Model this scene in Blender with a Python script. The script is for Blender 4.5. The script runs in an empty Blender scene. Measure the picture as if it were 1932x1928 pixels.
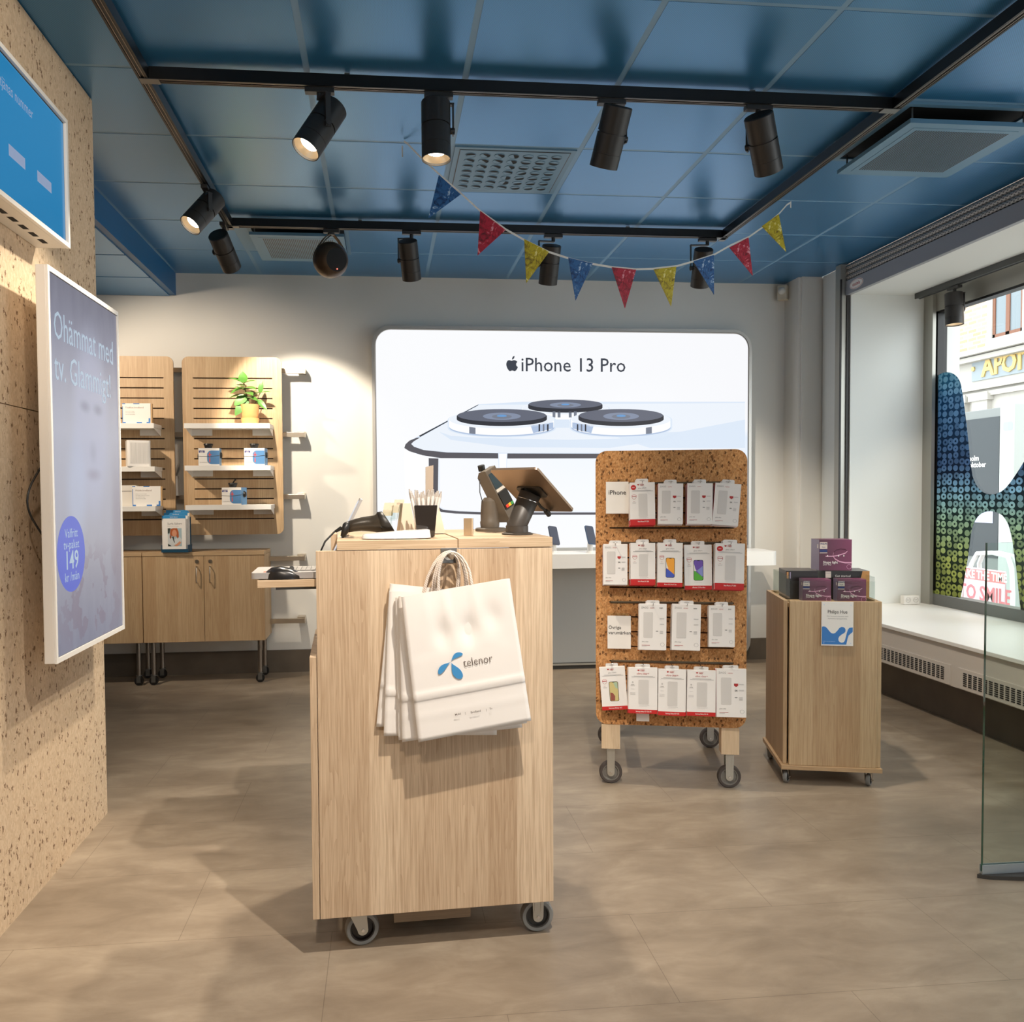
import bpy, bmesh, math, random
from mathutils import Vector, Matrix, Euler
random.seed(7)
S = bpy.context.scene
C = S.collection
PI = math.pi

# ------------------------------------------------------------ camera
FPX, YAW, PIT, ROL, CX, CY = 1601.625, 0.0997, -0.0345, -0.0068, 885.43, 984.19
CAM = Vector((0, 0, 1.3185))
CH = 2.911                                        # ceiling height
fw = Vector((math.sin(YAW)*math.cos(PIT), math.cos(YAW)*math.cos(PIT), math.sin(PIT)))
r0 = Vector((math.cos(YAW), -math.sin(YAW), 0)); u0 = r0.cross(fw)
rt = math.cos(ROL)*r0 + math.sin(ROL)*u0
up = -math.sin(ROL)*r0 + math.cos(ROL)*u0
cd = bpy.data.cameras.new('camera'); cam = bpy.data.objects.new('camera', cd); C.objects.link(cam)
M = Matrix((rt, up, -fw)).transposed().to_4x4(); M.translation = CAM
cam.matrix_world = M
cd.sensor_fit = 'HORIZONTAL'; cd.sensor_width = 36; cd.lens = FPX*36/1932
cd.shift_x = (966-CX)/1932; cd.shift_y = (CY-964)/1932
cd.clip_start = .02; cd.clip_end = 200
S.camera = cam
S.view_settings.view_transform = 'Standard'; S.view_settings.look = 'None'
S.view_settings.gamma = 1; S.view_settings.use_curve_mapping = False
S.view_settings.exposure = 0.0

# ------------------------------------------------------------ daylight
w = bpy.data.worlds.new('world'); S.world = w; w.use_nodes = True
bg = w.node_tree.nodes['Background']; bg.inputs[0].default_value = (.93, .97, 1, 1); bg.inputs[1].default_value = 3.8

def spot_light(name, loc, d, power, size=60, blend=.6, col=(1, .82, .62), radius=.04, parent=None):
    l = bpy.data.lights.new(name, 'SPOT'); l.energy = power; l.color = col
    l.spot_size = math.radians(size); l.spot_blend = blend; l.shadow_soft_size = radius
    o = bpy.data.objects.new(name, l); C.objects.link(o)
    o.location = loc; o.rotation_euler = Vector(d).to_track_quat('-Z', 'Y').to_euler()
    if parent: o.parent = parent
    return o
# unseen track lamps behind the viewpoint or cork wall, plus two added fill spots
spot_light('track_and_fill_light', (.50, 1.38, 2.72), (-.24, 1.0, -1.75), 235, 72, .8, (1, .90, .78), .018)
spot_light('track_and_fill_light', (1.9, .5, 2.7), (-.1, 1.6, -1.9), 60, 90, 1, (1, .94, .86))  # added wide fill spot, brightens the plinth side
spot_light('track_and_fill_light', (-.2, .3, 2.7), (-.75, 2.1, -1.6), 95, 80, .8, (1, .85, .70))
spot_light('track_and_fill_light', (1.0, -.4, 2.7), (.95, 1.3, -2.5), 75, 90, 1, (1, .92, .84))  # added wide fill spot, brightens the floor at the right
spot_light('track_and_fill_light', (-2.3, 4.7, 2.6), (.8, 1.4, -.95), 130, 80, .6, (1, .84, .66))
spot_light('track_and_fill_light', (-.3, 1.6, 2.75), (-.9, 1.3, -.5), 45, 70, .8, (1, .82, .62))

# ------------------------------------------------------------ pixel -> point helpers
def ray(x, y): return rt*((x-CX)/FPX) - up*((y-CY)/FPX) + fw
def on(x, y, ax, v):
    d = ray(x, y); return CAM + d*((v-CAM[ax])/d[ax])
def W(x, y, Y): return on(x, y, 1, Y)
def PLN(x, y, p0, n):
    d = ray(x, y); return CAM + d*(((Vector(p0)-CAM).dot(n))/d.dot(n))

# ------------------------------------------------------------ mesh builder
def lin(c):
    return tuple(((v/255)/12.92 if v/255 <= .04045 else ((v/255+.055)/1.055)**2.4) for v in c)
class MB:
    def __init__(s): s.v = []; s.f = []; s.m = []; s.sm = []; s.M = Matrix.Identity(4)
    def add(s, vs, fs, mi=0, smooth=False, M=None):
        T = s.M @ M if M is not None else s.M
        b = len(s.v); s.v += [T @ Vector(v) for v in vs]
        for f in fs: s.f.append([b+i for i in f]); s.m.append(mi); s.sm.append(smooth)
        return s
    def box(s, x0, x1, y0, y1, z0, z1, mi=0, M=None, face=None):
        vs = [(x, y, z) for z in (z0, z1) for y in (y0, y1) for x in (x0, x1)]
        fs = [(0,2,3,1), (4,5,7,6), (0,1,5,4), (2,6,7,3), (0,4,6,2), (1,3,7,5)]
        T = s.M @ M if M is not None else s.M
        b = len(s.v); s.v += [T @ Vector(v) for v in vs]
        for k, f in enumerate(fs):
            s.f.append([b+i for i in f]); s.m.append(face.get('btfklr'[k], mi) if face else mi); s.sm.append(False)
        return s
    def cyl(s, p0, p1, r0, r1=None, seg=24, mi=0, caps=True, smooth=True, cm=None):
        r1 = r0 if r1 is None else r1
        p0, p1 = Vector(p0), Vector(p1); d = (p1-p0).normalized()
        a = d.orthogonal().normalized(); b = d.cross(a)
        vs = [p+(a*math.cos(t)+b*math.sin(t))*r for p, r in ((p0, r0), (p1, r1)) for t in [2*PI*i/seg for i in range(seg)]]
        s.add(vs, [(i, (i+1) % seg, seg+(i+1) % seg, seg+i) for i in range(seg)], mi, smooth)
        if caps:
            s.add(vs[:seg], [tuple(reversed(range(seg)))], mi if cm is None else cm)
            s.add(vs[seg:], [tuple(range(seg))], mi if cm is None else cm)
        return s
    def lathe(s, prof, O=(0,0,0), ax=(0,0,1), seg=32, mi=0, smooth=True):
        O = Vector(O); d = Vector(ax).normalized(); a = d.orthogonal().normalized(); b = d.cross(a)
        runs = [[prof[0]]]                                # split the profile at sharp corners so shading stays crisp
        for k in range(1, len(prof)):
            runs[-1].append(prof[k])
            if k < len(prof)-1:
                u_, v_ = Vector(prof[k])-Vector(prof[k-1]), Vector(prof[k+1])-Vector(prof[k])
                if u_.length > 1e-9 and v_.length > 1e-9 and u_.angle(v_) > .6: runs.append([prof[k]])
        for pr in runs:
            vs = [O+d*h+(a*math.cos(2*PI*i/seg)+b*math.sin(2*PI*i/seg))*r for r, h in pr for i in range(seg)]
            s.add(vs, [(k*seg+i, k*seg+(i+1) % seg, (k+1)*seg+(i+1) % seg, (k+1)*seg+i) for k in range(len(pr)-1) for i in range(seg)], mi, smooth)
        return s
    def tube(s, pts, r, seg=8, mi=0, caps=True):
        pts = [Vector(p) for p in pts]; n = len(pts); vs = []
        a = None
        for i, p in enumerate(pts):
            d = (pts[min(i+1, n-1)]-pts[max(i-1, 0)]).normalized()
            a = d.orthogonal().normalized() if a is None else (a-d*a.dot(d)).normalized()
            b = d.cross(a)
            vs += [p+(a*math.cos(2*PI*k/seg)+b*math.sin(2*PI*k/seg))*(r[i] if isinstance(r, list) else r) for k in range(seg)]
        fs = [(i*seg+k, i*seg+(k+1) % seg, (i+1)*seg+(k+1) % seg, (i+1)*seg+k) for i in range(n-1) for k in range(seg)]
        s.add(vs, fs, mi, True)
        if caps: s.add(vs[:seg], [tuple(reversed(range(seg)))], mi); s.add(vs[-seg:], [tuple(range(seg))], mi)
        return s
    def prism(s, out, O, U, V, depth, mi=0, side=None, smooth=False):
        """outline (u,v) in plane O,U,V, extruded along U x V by -depth (front face at O)"""
        O, U, V = Vector(O), Vector(U), Vector(V); N = U.cross(V).normalized(); n = len(out)
        A = [O+U*a+V*b for a, b in out]; B = [p-N*depth for p in A]
        if depth: s.add(A+B, [(i, i+n, (i+1) % n+n, (i+1) % n) for i in range(n)], mi if side is None else side, smooth)
        s.add(A, [tuple(range(n))], mi)
        if depth: s.add(B, [tuple(reversed(range(n)))], mi if side is None else side)
        return s
    def quad(s, pts, mi=0): return s.add(pts, [tuple(range(len(pts)))], mi)
    def text(s, body, size, O, U, V, mi=0, align='CENTER', bold=0, sx=1, shear=0):
        c = bpy.data.curves.new('t', 'FONT'); c.body = body; c.size = size; c.align_x = align; c.resolution_u = 2
        c.offset = bold*size; c.shear = shear
        o = bpy.data.objects.new('t', c); me = o.to_mesh()
        O, U, V = Vector(O), Vector(U), Vector(V)
        vs = [O+U*(v.co.x*sx)+V*v.co.y for v in me.vertices]; fs = [tuple(p.vertices) for p in me.polygons]
        o.to_mesh_clear(); bpy.data.objects.remove(o); bpy.data.curves.remove(c)
        s.add(vs, fs, mi); return s
    def mesh(s, name, mats):
        me = bpy.data.meshes.new(name); me.from_pydata(s.v, [], s.f)
        for m in (mats if isinstance(mats, (list, tuple)) else [mats]): me.materials.append(m)
        me.polygons.foreach_set('material_index', s.m); me.polygons.foreach_set('use_smooth', s.sm); me.update()
        return me
    def obj(s, name, mats, parent=None, bevel=0, seg=2, recalc=False):
        o = bpy.data.objects.new(name, s.mesh(name, mats)); C.objects.link(o)
        if parent: o.parent = parent
        if bevel:
            md = o.modifiers.new('bevel', 'BEVEL'); md.width = bevel; md.segments = seg; md.limit_method = 'ANGLE'; md.angle_limit = math.radians(40)
        return o
def rrect(x0, x1, y0, y1, r, n=6, corners='1111'):
    o = []
    for k, (cx, cy, a) in enumerate(((x0+r, y0+r, PI), (x1-r, y0+r, 1.5*PI), (x1-r, y1-r, 0), (x0+r, y1-r, .5*PI))):
        if corners[k] == '1': o += [(cx+r*math.cos(a+.5*PI*i/n), cy+r*math.sin(a+.5*PI*i/n)) for i in range(n+1)]
        else: o.append([(x0, y0), (x1, y0), (x1, y1), (x0, y1)][k])
    return o
def ell(cx, cy, rx, ry, n=32, a0=0, a1=2*PI): return [(cx+rx*math.cos(a0+(a1-a0)*i/n), cy+ry*math.sin(a0+(a1-a0)*i/n)) for i in range(n + (0 if abs(a1-a0-2*PI) < 1e-6 else 1))]
X_, Y_, Z_ = Vector((1,0,0)), Vector((0,1,0)), Vector((0,0,1))
def tag(o, label=None, cat=None, group=None, kind=None):
    if label: o['label'] = label
    if cat: o['category'] = cat
    if group: o['group'] = group
    if kind: o['kind'] = kind
    return o
def thing(name, label, cat, loc=(0,0,0), rz=0, group=None, rot=None):
    o = bpy.data.objects.new(name, None); C.objects.link(o); o.empty_display_size = .05
    o.location = loc; o.rotation_euler = rot if rot else (0, 0, rz)
    return tag(o, label, cat, group)
def struct(name, mb, mats, parent=None, **k):
    o = mb.obj(name, mats, parent, **k)
    if not parent: o['kind'] = 'structure'
    return o
def copy_tree(o, parent=None, seen=None):
    c = o.copy(); C.objects.link(c); c.parent = parent
    for ch in [q for q in o.children]: copy_tree(ch, c)
    return c

# ------------------------------------------------------------ materials
def mat(name, col, rough=.5, metal=0, spec=.5, emit=None, es=1, alpha=None, coat=0):
    m = bpy.data.materials.new(name); m.use_nodes = True; b = m.node_tree.nodes['Principled BSDF']
    c = lin(col) if max(col) > 1 else col
    b.inputs['Base Color'].default_value = (*c, 1); b.inputs['Roughness'].default_value = rough
    b.inputs['Metallic'].default_value = metal; b.inputs['Specular IOR Level'].default_value = spec
    if coat: b.inputs['Coat Weight'].default_value = coat
    if emit:
        b.inputs['Emission Color'].default_value = (*lin(emit), 1); b.inputs['Emission Strength'].default_value = es
        b.inputs['Base Color'].default_value = (0, 0, 0, 1); b.inputs['Specular IOR Level'].default_value = .2
    return m
class NT:
    def __init__(s, m): s.t = m.node_tree; s.b = s.t.nodes['Principled BSDF']
    def n(s, typ, **k):
        o = s.t.nodes.new(typ)
        for a, v in k.items():
            if a.startswith('i_'): o.inputs[a[2:]].default_value = v
            else: setattr(o, a, v)
        return o
    def l(s, a, ao, b, bi): s.t.links.new(a.outputs[ao], b.inputs[bi])
    def math(s, op, a, b=None, c=None):
        o = s.t.nodes.new('ShaderNodeMath'); o.operation = op
        for i, q in enumerate((a, b, c)):
            if q is None: continue
            if isinstance(q, (int, float)): o.inputs[i].default_value = q
            else: s.t.links.new(q, o.inputs[i])
        return o.outputs[0]
    def ramp(s, fac, stops):
        o = s.t.nodes.new('ShaderNodeValToRGB'); e = o.color_ramp.elements
        while len(e) < len(stops): e.new(.5)
        for i, (p, c) in enumerate(stops): e[i].position = p; e[i].color = (*(lin(c) if max(c) > 1 else c), 1)
        s.t.links.new(fac, o.inputs[0]); return o.outputs[0]
    def mix(s, fac, a, b, typ='MIX'):
        o = s.t.nodes.new('ShaderNodeMix'); o.data_type = 'RGBA'; o.blend_type = typ
        for i, q in ((0, fac), (6, a), (7, b)):
            if isinstance(q, (int, float)): o.inputs[i].default_value = q
            elif isinstance(q, tuple): o.inputs[i].default_value = (*(lin(q) if max(q) > 1 else q), 1)
            else: s.t.links.new(q, o.inputs[i])
        return o.outputs[2]
    def coords(s):
        tc = s.n('ShaderNodeTexCoord'); sp = s.n('ShaderNodeSeparateXYZ'); s.l(tc, 'Object', sp, 0)
        return tc.outputs['Object'], sp.outputs[0], sp.outputs[1], sp.outputs[2]
    def comb(s, x, y, z):
        o = s.t.nodes.new('ShaderNodeCombineXYZ')
        for i, q in enumerate((x, y, z)):
            if isinstance(q, (int, float)): o.inputs[i].default_value = q
            else: s.t.links.new(q, o.inputs[i])
        return o.outputs[0]
    def noise(s, vec, scale=5, detail=2, rough=.5, dist=0):
        o = s.n('ShaderNodeTexNoise'); o.inputs['Scale'].default_value = scale; o.inputs['Detail'].default_value = detail
        o.inputs['Roughness'].default_value = rough; o.inputs['Distortion'].default_value = dist
        s.t.links.new(vec, o.inputs['Vector']); return o.outputs[0]
    def vor(s, vec, scale, out='Color', feat='F1', rnd=1):
        o = s.n('ShaderNodeTexVoronoi'); o.feature = feat; o.inputs['Scale'].default_value = scale; o.inputs['Randomness'].default_value = rnd
        s.t.links.new(vec, o.inputs['Vector']); return o.outputs[out]
    def bump(s, h, strength=.2, dist=.002):
        o = s.n('ShaderNodeBump'); o.inputs['Strength'].default_value = strength; o.inputs['Distance'].default_value = dist
        s.t.links.new(h, o.inputs['Height']); s.t.links.new(o.outputs[0], s.b.inputs['Normal'])
    def base(s, c): s.t.links.new(c, s.b.inputs['Base Color'])
    def emis(s, c, st): s.t.links.new(c, s.b.inputs['Emission Color']); s.b.inputs['Emission Strength'].default_value = st

def wood(name, light, dark, strip=.085, axis='Z', rough=.5, off=0.):
    m = mat(name, light, rough); t = NT(m); v, x, y, z = t.coords()
    if axis == 'Z': a = t.math('ADD', x, t.math('MULTIPLY', y, .77)); g = z
    elif axis == 'X': a = t.math('ADD', y, z); g = x
    else: a = t.math('ADD', x, z); g = y
    a = t.math('ADD', a, off+3.0)
    wob = a
    idx = t.math('FLOOR', t.math('DIVIDE', a, strip))
    wn = t.n('ShaderNodeTexWhiteNoise', noise_dimensions='1D'); t.t.links.new(idx, wn.inputs['W'])
    rnd = wn.outputs[0]
    vec = t.comb(t.math('MULTIPLY', a, 1), t.math('ADD', t.math('MULTIPLY', g, .028), t.math('MULTIPLY', rnd, 7)), rnd)
    fine = t.noise(vec, 210, 3, .6)
    vec2 = t.comb(a, t.math('ADD', t.math('MULTIPLY', g, .045), t.math('MULTIPLY', rnd, 5)), 0)
    big = t.noise(vec2, 26, 2, .5, .4)
    ring = t.math('FRACT', t.math('MULTIPLY', big, 12))
    ring = t.math('POWER', ring, 3)
    mid = tuple(l*.55+d*.45 for l, d in zip(light, dark))
    c = t.mix(t.math('MULTIPLY', rnd, .85), light, mid)
    c = t.mix(t.math('MULTIPLY', t.math('SUBTRACT', fine, .38), 1.5), c, dark)
    c = t.mix(t.math('MULTIPLY', ring, t.math('MULTIPLY', t.math('GREATER_THAN', rnd, .35), .30)), c, dark)
    t.base(c); return m
ASH = wood('ash_laminate', (224, 200, 170), (146, 112, 80))
ASHX = wood('ash_laminate_horizontal', (220, 196, 164), (156, 122, 88), axis='X')
ASHW = wood('ash_wall_laminate', (205, 176, 138), (158, 122, 84), strip=.07, off=.4)
ASHWX = wood('ash_wall_horizontal', (205, 176, 138), (165, 130, 92), strip=.07, axis='X')
PLY = wood('ash_plinth', (205, 178, 140), (150, 112, 76), strip=.1, off=1.3)
PLYX = wood('ash_plinth_horizontal', (208, 180, 142), (160, 124, 88), strip=.2, axis='X')
BIRCH = wood('pale_wood_leg', (225, 203, 172), (190, 160, 124), strip=.3)
DROP = wood('grey_ash', (158, 138, 112), (120, 98, 76), strip=.2, axis='X')

def cork(name, base, base2, dark, scale=85, dk=.22, fleck=.14, fs=.5, fr=.3):
    m = mat(name, base, .85, spec=.2); t = NT(m); v, x, y, z = t.coords(); v = t.comb(x, y, t.math('MULTIPLY', z, .68))
    k = t.n('ShaderNodeTexNoise'); k.inputs['Scale'].default_value = scale*1.5; t.t.links.new(v, k.inputs['Vector'])
    sc = t.n('ShaderNodeVectorMath', operation='SCALE'); t.t.links.new(k.outputs['Color'], sc.inputs[0]); sc.inputs['Scale'].default_value = .8/scale
    mp = t.n('ShaderNodeVectorMath', operation='ADD'); t.t.links.new(v, mp.inputs[0]); t.t.links.new(sc.outputs[0], mp.inputs[1])
    bw = t.n('ShaderNodeSeparateColor'); t.t.links.new(t.vor(mp.outputs[0], scale), bw.inputs[0])
    c = t.mix(bw.outputs[0], base, base2)
    c = t.mix(t.math('MULTIPLY', t.math('GREATER_THAN', bw.outputs[2], .72), dk), c, dark)
    d2 = t.vor(mp.outputs[0], scale*fs, 'Distance'); b2 = t.n('ShaderNodeSeparateColor'); t.t.links.new(t.vor(mp.outputs[0], scale*fs), b2.inputs[0])
    f = t.math('MULTIPLY', t.math('LESS_THAN', b2.outputs[1], fleck), t.math('LESS_THAN', d2, t.math('MULTIPLY_ADD', t.noise(v, scale*1.3, 2, .6), 1.5, fr-.72)))
    c = t.mix(t.math('MULTIPLY', f, .88), c, dark)
    t.base(c); t.bump(bw.outputs[0], .12); return m
CORKL = cork('pale_cork', (218, 196, 168), (204, 180, 150), (116, 88, 66), 130, .10, .42, .40, .24)
CORKB = cork('brown_cork', (214, 162, 108), (178, 122, 72), (86, 54, 32), 200, .30, .16, .42, .34)

WALLM = mat('painted_wall', (224, 221, 214), .85)
t = NT(WALLM); v, x, y, z = t.coords(); t.bump(t.noise(v, 260, 2), .06)
REVEAL = mat('white_reveal_paint', (226, 228, 224), .7)
WHITE = mat('white_lacquer', (236, 234, 230), .35)
WHITEP = mat('white_paper', (240, 236, 230), .7)
WSHELF = mat('white_powder_coat', (235, 232, 226), .4)
BLACK = mat('black_plastic', (22, 21, 20), .4)
LAMPB = mat('black_lamp_metal', (46, 43, 41), .42, 0, .6)
TRACKM = mat('black_track', (16, 15, 15), .4)
TRACKG = mat('track_conductor', (150, 140, 130), .35, .8)
GREYM = mat('grey_metal', (120, 120, 118), .4, .8)
STEEL = mat('brushed_steel', (200, 190, 175), .32, 1)
ALU = mat('aluminium', (176, 174, 166), .4, .6)
ALUL = mat('frame_silver', (196, 192, 186), .35, .5)
RUB = mat('grey_rubber', (128, 128, 126), .6)
RUBD = mat('dark_rubber', (72, 64, 60), .6)
DKG = mat('dark_grey', (58, 56, 54), .5)
DARK = mat('dark_void', (12, 11, 10), .8)
SKIRT = mat('dark_baseboard', (92, 80, 68), .6)
t = NT(SKIRT); v, x, y, z = t.coords(); t.base(t.mix(t.noise(v, 6, 4), (78, 68, 58), (112, 100, 86)))
TEXTD = mat('dark_print', (52, 48, 48), .6)
TEXTG = mat('grey_print', (150, 148, 146), .6)
TEXTR = mat('red_print', (176, 44, 44), .6)
BLUEP = mat('blue_print', (62, 128, 200), .55)
RED = mat('red_card', (196, 34, 34), .5)
CHROME = mat('chrome', (210, 205, 200), .15, 1)
GLOWW = mat('lamp_glow', (255, 240, 220), .5, emit=(255, 238, 212), es=14)
REFL = mat('lamp_reflector', (225, 205, 175), .3, .6)

# ceiling: blue perforated steel
CEIL = mat('blue_perforated_steel', (44, 96, 138), .30, .0, 1)
t = NT(CEIL); v, x, y, z = t.coords()
px_ = t.math('SINE', t.math('MULTIPLY', x, 2*PI/.0085)); py_ = t.math('SINE', t.math('MULTIPLY', y, 2*PI/.0085))
dots = t.math('GREATER_THAN', t.math('MULTIPLY', px_, py_), .35)
t.base(t.mix(t.math('MULTIPLY', dots, .42), (58, 134, 186), (16, 46, 76)))
t.b.inputs['Metallic'].default_value = .45
CEILT = mat('blue_ceiling_grid', (112, 154, 186), .45)
CEILV = mat('blue_vent_plate', (98, 140, 168), .42)
SOFF = mat('blue_gypsum', (24, 96, 150), .45)
# floor
FLOOR = mat('stone_vinyl', (150, 132, 110), .38, spec=.45)
t = NT(FLOOR); v, x, y, z = t.coords()
vec = t.comb(t.math('MULTIPLY', x, .45), y, 0)
n1 = t.noise(vec, 1.6, 4, .6); n2 = t.noise(vec, 9, 6, .65, .5); n3 = t.noise(t.comb(t.math('MULTIPLY', x, .25), y, 0), 60, 3, .6)
f = t.math('ADD', t.math('MULTIPLY', n1, .55), t.math('MULTIPLY', n2, .45))
c = t.ramp(f, [(.34, (122, 108, 92)), (.5, (150, 135, 117)), (.66, (178, 163, 143))])
c = t.mix(t.math('MULTIPLY', n3, .25), c, (120, 104, 86))
# faint tile seams
xo = t.math('MULTIPLY', t.math('MODULO', t.math('FLOOR', t.math('DIVIDE', t.math('ADD', y, 20), .46)), 2), .45)
sx = t.math('LESS_THAN', t.math('FRACT', t.math('DIVIDE', t.math('ADD', t.math('ADD', x, xo), 20.3), .915)), .0022)
sy = t.math('LESS_THAN', t.math('FRACT', t.math('DIVIDE', t.math('ADD', y, 20), .46)), .0045)
seam = t.math('MAXIMUM', sx, sy)
c = t.mix(t.math('MULTIPLY', seam, .45), c, (70, 58, 46))
t.base(c); t.t.links.new(t.math('ADD', t.math('MULTIPLY', n2, .2), .3), t.b.inputs['Roughness'])
GLASS = mat('clear_glass', (1, 1, 1), 0)
GLASS.node_tree.nodes['Principled BSDF'].inputs['Transmission Weight'].default_value = 1
def clear(name, tint=(.95, .98, .97), fac=.08, rough=0.0):
    m = bpy.data.materials.new(name); m.use_nodes = True; nt = m.node_tree; nt.nodes.remove(nt.nodes['Principled BSDF'])
    o = nt.nodes['Material Output']; a = nt.nodes.new('ShaderNodeBsdfTransparent'); a.inputs[0].default_value = (*tint, 1)
    g = nt.nodes.new('ShaderNodeBsdfGlossy'); g.inputs['Roughness'].default_value = rough
    lw = nt.nodes.new('ShaderNodeLayerWeight'); lw.inputs[0].default_value = .5
    pw = nt.nodes.new('ShaderNodeMath'); pw.operation = 'POWER'; nt.links.new(lw.outputs['Facing'], pw.inputs[0]); pw.inputs[1].default_value = 4
    fr = nt.nodes.new('ShaderNodeMath'); fr.operation = 'MULTIPLY_ADD'; nt.links.new(pw.outputs[0], fr.inputs[0]); fr.inputs[1].default_value = .35; fr.inputs[2].default_value = fac*.4
    mx = nt.nodes.new('ShaderNodeMixShader'); nt.links.new(fr.outputs[0], mx.inputs[0])
    nt.links.new(a.outputs[0], mx.inputs[1]); nt.links.new(g.outputs[0], mx.inputs[2]); nt.links.new(mx.outputs[0], o.inputs[0])
    return m
PANE = clear('window_glass', (.96, .99, .98)); ACRYL = clear('acrylic', (.93, .96, .95)); SCRG = clear('screen_glass', (.90, .95, .93))
GEDGE = mat('green_glass_edge', (20, 92, 76), .1, emit=None, coat=1)

# ================================================================ STRUCTURE
YB = 6.35; XP = -1.155; YP = 3.61; XR = 3.28; YR = 5.72; XW = 3.88; ZS = .505
b = MB(); b.box(-5, 4.0, -3.2, YB+.2, -.1, 0); struct('floor', b, FLOOR)
# ceiling of 600 mm tiles hung below a light grid
b = MB(); X0, Y0 = -.8735+.0, 3.3286
b.box(-1.478, XR, -3.2, YB+.1, CH+.0006, CH+.12, 1); b.box(-5, -1.478, -3.2, 3.7, CH+.0006, CH+.12, 1)
skip = {(6, 0), (0, 3), (2, 1)}
for i in range(-7, 8):
    for j in range(-11, 6):
        x0, x1, y0, y1 = X0+.6*i+.012, X0+.6*(i+1)-.012, Y0+.6*j+.010, Y0+.6*(j+1)-.010
        if i < 0 and i < -1 and j >= 0: continue
        x1 = min(x1, XR-.005); y1 = min(y1, YB-.01)
        if i == -1: x0 = max(x0, -1.47)
        if x1-x0 < .03 or y1-y0 < .03: continue
        if (i, j) in ((0, 3), (5, 0), (2, 1)): continue
        b.box(x0, x1, y0, y1, CH-.0004, CH+.02, 0)
struct('ceiling', b, [CEIL, CEILT])
# lower blue ceiling behind the soffit on the left
b = MB(); b.box(-5, -1.478, 3.62, YB+.1, 2.752, 3.03, 0); struct('trim_1', b, SOFF)
b = MB()
for i in range(6):
    for j in range(5):
        x1 = -1.52-.6*i; b.box(x1-.576, x1, 3.7+.53*j, 3.7+.53*j+.515, 2.744, 2.753, 0)
struct('ceiling_lower', b, [CEIL])
# walls
b = MB(); b.box(-5, 3.1, YB, YB+.15, 0, CH+.05); struct('wall_back', b, WALLM)
b = MB(); b.box(3.12, 3.42, 6.11, YB+.15, 0, CH+.03); b.box(3.1, 3.12, 6.13, YB+.15, 0, CH+.03); struct('trim_2', b, WALLM)
b = MB(); b.box(-5.1, -5, -3.3, YB+.1, 0, CH+.1); struct('wall_left', b, WALLM)
b = MB()
b.box(XR, 4.1, YR, 6.105, 0, CH)                      # reveal block beyond the shop window
b.box(XR, 4.1, .6, YR, 2.69, CH, 0)                  # head above the window niche
b.box(XR-.0, 4.1, -3.3, .6, 0, CH, 0)
b.box(XR-.06, 3.9, .6, YR, 0, .40, 0)
struct('wall_right', b, REVEAL)
b = MB(); b.box(-5, 1.3, -3.3, -3.2, 0, CH); b.box(2.8, 3.3, -3.3, -3.2, 0, CH); b.box(1.3, 2.8, -3.3, -3.2, 2.3, CH); b.box(1.3, 2.8, -3.3, -3.2, 0, .3); struct('wall_front', b, WALLM)
# cork clad partition, boards with narrow joints
b = MB()
for (y0, y1) in ((-3.1, -1.9), (-1.897, -.7), (-.697, .5), (.503, 1.297), (1.3, 2.447), (2.45, YP)):
    for (z0, z1) in ((0, 1.598), (1.601, CH-.005)): b.box(XP-.02, XP, y0, y1, z0, z1)
b.box(XP-.14, XP-.02, -3.1, YP-.003, 0, CH-.005, 0)
struct('wall_partition', b, CORKL)
b = MB(); b.box(-5, 3.1, YB-.015, YB, 0, .165); struct('baseboard_back', b, SKIRT)
b = MB(); b.box(3.205, 3.22, .6, YR, 0, .28); struct('baseboard_right', b, SKIRT)
# window sill and radiator casing
b = MB(); b.box(3.0, 3.87, .6, YR, ZS-.022, ZS); struct('trim_3', b, WHITE, bevel=.003)
HTR = mat('warm_white_panel', (205, 197, 188), .5)
b = MB(); b.box(3.02, 3.045, .6, YR, .262, ZS-.025, 0)
for y0 in [YR-.75*k for k in range(1, 7)]:
    b.box(3.012, 3.02, y0+.03, y0+.72, .268, .375, 0)
    for q in range(16):
        for r_ in range(7): b.box(3.0095, 3.0122, y0+.075+q*.038, y0+.075+q*.038+.024, .287+r_*.0105, .2925+r_*.0105, 1)
b.box(3.045, 3.2, .6, YR, .262, .275, 0)
struct('trim_4', b, [HTR, DARK])
# roller shutter box with perforated lath curtain, guide rail and head band
sh = thing('roller_shutter', 'grey perforated roller shutter rolled up above the shop window', 'shutter', (XR-.01, 3.5, 2.8))
PERF = mat('perforated_lath', (150, 148, 144), .45, .3); t = NT(PERF); v, x, y, z = t.coords()
g1 = t.math('GREATER_THAN', t.math('MULTIPLY', t.math('SINE', t.math('MULTIPLY', y, 2*PI/.03)), t.math('SINE', t.math('MULTIPLY', z, 2*PI/.016))), .25)
t.base(t.mix(g1, (168, 164, 160), (84, 82, 80)))
b = MB(); Y0s, Y1s = -2.9, YR-3.5+.02
for k in range(3): b.cyl((0, Y0s, .012+.035*k), (0, Y1s, .012+.035*k), .0185, seg=14, mi=0)
b.obj('lath_curtain', PERF, sh)
b = MB(); b.box(-.02, .012, Y0s, Y1s, -.112, -.012); b.obj('head_band', mat('grey_enamel', (150, 152, 158), .4), sh, bevel=.002)
b = MB(); b.box(-.055, .01, YR-3.5+.022, YR-3.5+.09, -2.29, .105, 0); b.box(-.0555, -.045, YR-3.5+.02, YR-3.5+.03, -2.29, .0, 1); b.box(-.012, .008, YR-3.5+.012, YR-3.5+.022, -2.29, -.11, 1)
b.obj('guide_rail', [ALU, DKG], sh)
b = MB(); U = Vector((0, -1, 0)); V = Z_
O = Vector((-.0212, YR-3.5-.12, -.062))
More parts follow.
